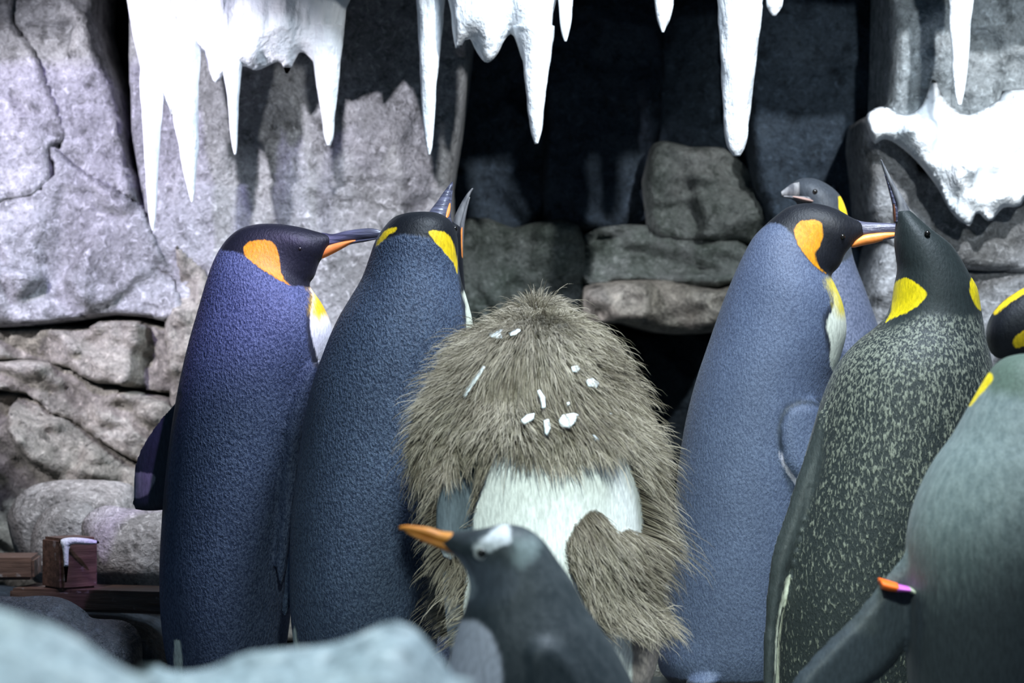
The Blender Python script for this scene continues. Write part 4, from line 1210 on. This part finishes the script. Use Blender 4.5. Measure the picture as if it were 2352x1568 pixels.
def down_coat(me, n, seed):
    """shaggy down: clumped strands grown on the brown part of the chick"""
    rng = np.random.default_rng(seed)
    me.calc_loop_triangles()
    nv = len(me.vertices)
    co = np.empty(nv * 3)
    me.vertices.foreach_get('co', co)
    co = co.reshape(-1, 3)
    nr = np.empty(nv * 3)
    me.vertices.foreach_get('normal', nr)
    nr = nr.reshape(-1, 3)
    tri = np.empty(len(me.loop_triangles) * 3, int)
    me.loop_triangles.foreach_get('vertices', tri)
    tri = tri.reshape(-1, 3)
    A, B, C = co[tri[:, 0]], co[tri[:, 1]], co[tri[:, 2]]
    ar = np.linalg.norm(np.cross(B - A, C - A), axis=1)

    def sample(k):
        t = rng.choice(len(tri), k, p=ar / ar.sum())
        u, v = rng.random(k), rng.random(k)
        m = u + v > 1
        u[m], v[m] = 1 - u[m], 1 - v[m]
        p = A[t] + u[:, None] * (B[t] - A[t]) + v[:, None] * (C[t] - A[t])
        nn = nr[tri[t, 0]]
        return p, nn / np.linalg.norm(nn, axis=1)[:, None]

    p, nn = sample(n)
    px = to_px(p)
    view = p - np.array(CAM)
    view /= np.linalg.norm(view, axis=1)[:, None]
    front = (nn * view).sum(1) < 0.25
    bare = np.full(len(p), -1e9)
    for poly in (whiteK, [(1000, 1262), (1030, 1262), (1056, 1300), (1060, 1500), (985, 1520)], [(1040, 1090), (1108, 1045), (1100, 1140), (1082, 1260), (990, 1260), (1005, 1130)]):
        bare = np.maximum(bare, poly_sdf(px, smooth_poly(poly, 3)))
    bare = np.where(front, bare, -1e9)
    bare = np.maximum(bare, np.where((px[:, 1] > 1440) & (px[:, 0] > 1380), 100, -1e9))
    edge = rng.random(len(p)) * 18 - 8
    keep = (bare < -edge) & (px[:, 1] < 1470) & (p[:, 2] > 0.12)
    low_back = (~front) & (p[:, 2] < 0.2)
    keep &= ~low_back
    p, nn, px = p[keep], nn[keep], px[keep]
    k = len(p)
    # flow: outwards and down, swirled by noise
    flow = np.stack([0.9 * nn[:, 0] + 0.9 * fbm(p * 10, 2, 5), 0.2 * nn[:, 1] + 0.3 * fbm(p * 9, 2, 6), -0.75 + 0.9 * fbm(p * 9, 2, 7)], 1)
    top = np.clip((p[:, 2] - 0.60) / 0.12, 0, 1)[:, None]
    lift = 0.42 + 0.25 * fbm(p * 14, 2, 8)[:, None] + 0.35 * top
    d = nn * lift + flow * 0.75
    d += rng.normal(0, 0.16, d.shape)
    d /= np.linalg.norm(d, axis=1)[:, None]
    L = 0.032 * (0.6 + 0.8 * rng.random(k)) * (1 + 0.6 * fbm(p * 13, 2, 9))
    side = np.clip((px[:, 0] - 1440) / 60, 0, 1) * np.clip((px[:, 1] - 1000) / 80, 0, 1) * (px[:, 1] < 1230)
    L = L * (1 + 0.55 * side)
    L = L * np.where(rng.random(k) < 0.06, 1.7, 1.0)
    tip = p + d * L[:, None]
    tip[:, 2] -= 0.25 * L
    # clumping
    kc = 4500
    ci = rng.choice(k, kc, replace=False)
    from mathutils.kdtree import KDTree
    kd = KDTree(kc)
    for i, c in enumerate(ci):
        kd.insert(p[c], i)
    kd.balance()
    own = np.array([ci[kd.find(q)[1]] for q in p])
    w = rng.uniform(0.15, 0.6, k)[:, None]
    ctip = p[own] + (tip[own] - p[own]) * (L / L[own])[:, None]
    tip = tip * (1 - w) + ctip * w
    mid = p * 0.5 + tip * 0.5 + nn * (0.16 * L)[:, None]
    root_p = p - nn * 0.002
    side_v = np.cross(tip - p, view[keep])
    side_v /= np.linalg.norm(side_v, axis=1)[:, None] + 1e-9
    side_v = side_v + 0.5 * rng.normal(0, 1, side_v.shape)
    side_v /= np.linalg.norm(side_v, axis=1)[:, None] + 1e-9
    wd = 0.00045
    q1 = p * 0.72 + mid * 0.28 + nn * (0.05 * L)[:, None]
    q2 = mid
    q3 = mid * 0.5 + tip * 0.5 + nn * (0.05 * L)[:, None]
    V = np.stack([root_p - side_v * wd, root_p + side_v * wd, q2 - side_v * wd, q2 + side_v * wd, q3 - side_v * wd * 0.7, q3 + side_v * wd * 0.7, tip], 1).reshape(-1, 3)
    o = (np.arange(k) * 7)[:, None]
    quads = np.concatenate([o + np.array([0, 1, 3, 2]), o + np.array([2, 3, 5, 4])])
    tris = o + np.array([4, 5, 6])
    faces = np.concatenate([quads.ravel(), tris.ravel()])
    m2 = bpy.data.meshes.new('down')
    m2.vertices.add(len(V))
    m2.vertices.foreach_set('co', V.ravel())
    m2.loops.add(len(faces))
    m2.loops.foreach_set('vertex_index', faces.astype(np.int32))
    np_ = len(quads) + len(tris)
    m2.polygons.add(np_)
    starts = np.concatenate([np.arange(len(quads)) * 4, len(quads) * 4 + np.arange(len(tris)) * 3])
    m2.polygons.foreach_set('loop_start', starts.astype(np.int32))
    m2.update(calc_edges=True)
    m2.validate()
    m2.polygons.foreach_set('use_smooth', [True] * len(m2.polygons))
    tone = np.clip((0.42 + 0.22 * rng.normal(0, 1, k) + 0.55 * fbm(p * 12, 3, 15))[:, None] + np.array([-0.25, -0.25, 0.05, 0.05, 0.2, 0.2, 0.35])[None], 0, 1).ravel()
    a = m2.attributes.new('tone', 'FLOAT', 'POINT')
    a.data.foreach_set('value', tone.astype(np.float32))
    return m2


def down_mat():
    n = N('brown_down')
    at = n.node('ShaderNodeAttribute', attribute_name='tone')
    col = n.ramp(at.outputs['Fac'], [(0.0, (0.11, 0.088, 0.066)), (0.5, (0.235, 0.20, 0.155)), (1.0, (0.44, 0.385, 0.315))])
    n.b.inputs['Sheen Weight'].default_value = 0.15
    return n.finish(col, 0.8, None, 0.1)


coat = obj('down_coat', down_coat(wmK, 230000, 3), down_mat(), rootK)
coat['kind'] = 'stuff'

# shed feather sheaths caught in the down
bvhK = BVHTree.FromPolygons([v.co[:] for v in wmK.vertices], [q.vertices[:] for q in wmK.polygons])
flakes = [([(1118, 768), (1140, 757), (1158, 755), (1150, 766), (1156, 776), (1140, 778), (1124, 774)]), ([(1168, 764), (1190, 754), (1198, 758), (1184, 769), (1172, 772)]),
          ([(1092, 782), (1106, 780), (1108, 790), (1094, 794)]), ([(1060, 905), (1084, 868), (1110, 838), (1116, 842), (1098, 870), (1076, 902), (1066, 918)]), ([(1022, 884), (1036, 874), (1036, 898), (1026, 908)]),
          ([(1312, 842), (1326, 838), (1334, 848), (1326, 856), (1314, 854)]), ([(1344, 872), (1362, 868), (1378, 880), (1372, 892), (1350, 888)]), ([(1232, 898), (1240, 894), (1252, 912), (1254, 936), (1244, 940), (1240, 916)]),
          ([(1194, 966), (1210, 952), (1228, 948), (1226, 964), (1204, 976)]), ([(1282, 966), (1292, 952), (1318, 948), (1330, 952), (1322, 972), (1308, 984), (1288, 980)]), ([(1248, 966), (1260, 960), (1266, 982), (1258, 1002), (1250, 996)]),
          ([(1398, 950), (1406, 944), (1408, 958), (1400, 962)]), ([(1360, 994), (1372, 1000), (1378, 1014), (1366, 1012)]), ([(1300, 925), (1308, 922), (1310, 932), (1302, 934)])]
for i, poly in enumerate(flakes):
    c = np.mean(poly, axis=0)
    ray = (P(c[0], c[1], 0) - CAM).normalized()
    hit = bvhK.ray_cast(CAM, ray)
    if hit[0] is None:
        continue
    out = hit[1] * 0.021 - ray * 0.014
    yy_ = (hit[0] + out).y
    nrm = hit[1]
    sl = (-nrm.x / min(nrm.y, -0.35) , -nrm.z / min(nrm.y, -0.35))
    cc = xz(c[0], c[1], yy_)
    v, f = inflate(poly, yy_, 0.002, 0.0006, 0.0012, 1, 0.0008, (90, 90, 90), 100 + i, smooth=False, ybend=lambda p: sl[0] * (p[:, 0] - cc[0]) + sl[1] * (p[:, 1] - cc[1]))
    obj('feather_flake', mesh_of(v, f), M['flake'], rootK)

for m in (wmA, wmB, wmC, wmD, wmE, wmF, wmG, wmH, wmT, wmK):
    bpy.data.meshes.remove(m)
for o in bpy.data.objects:
    if 'base' in o:
        del o['base']
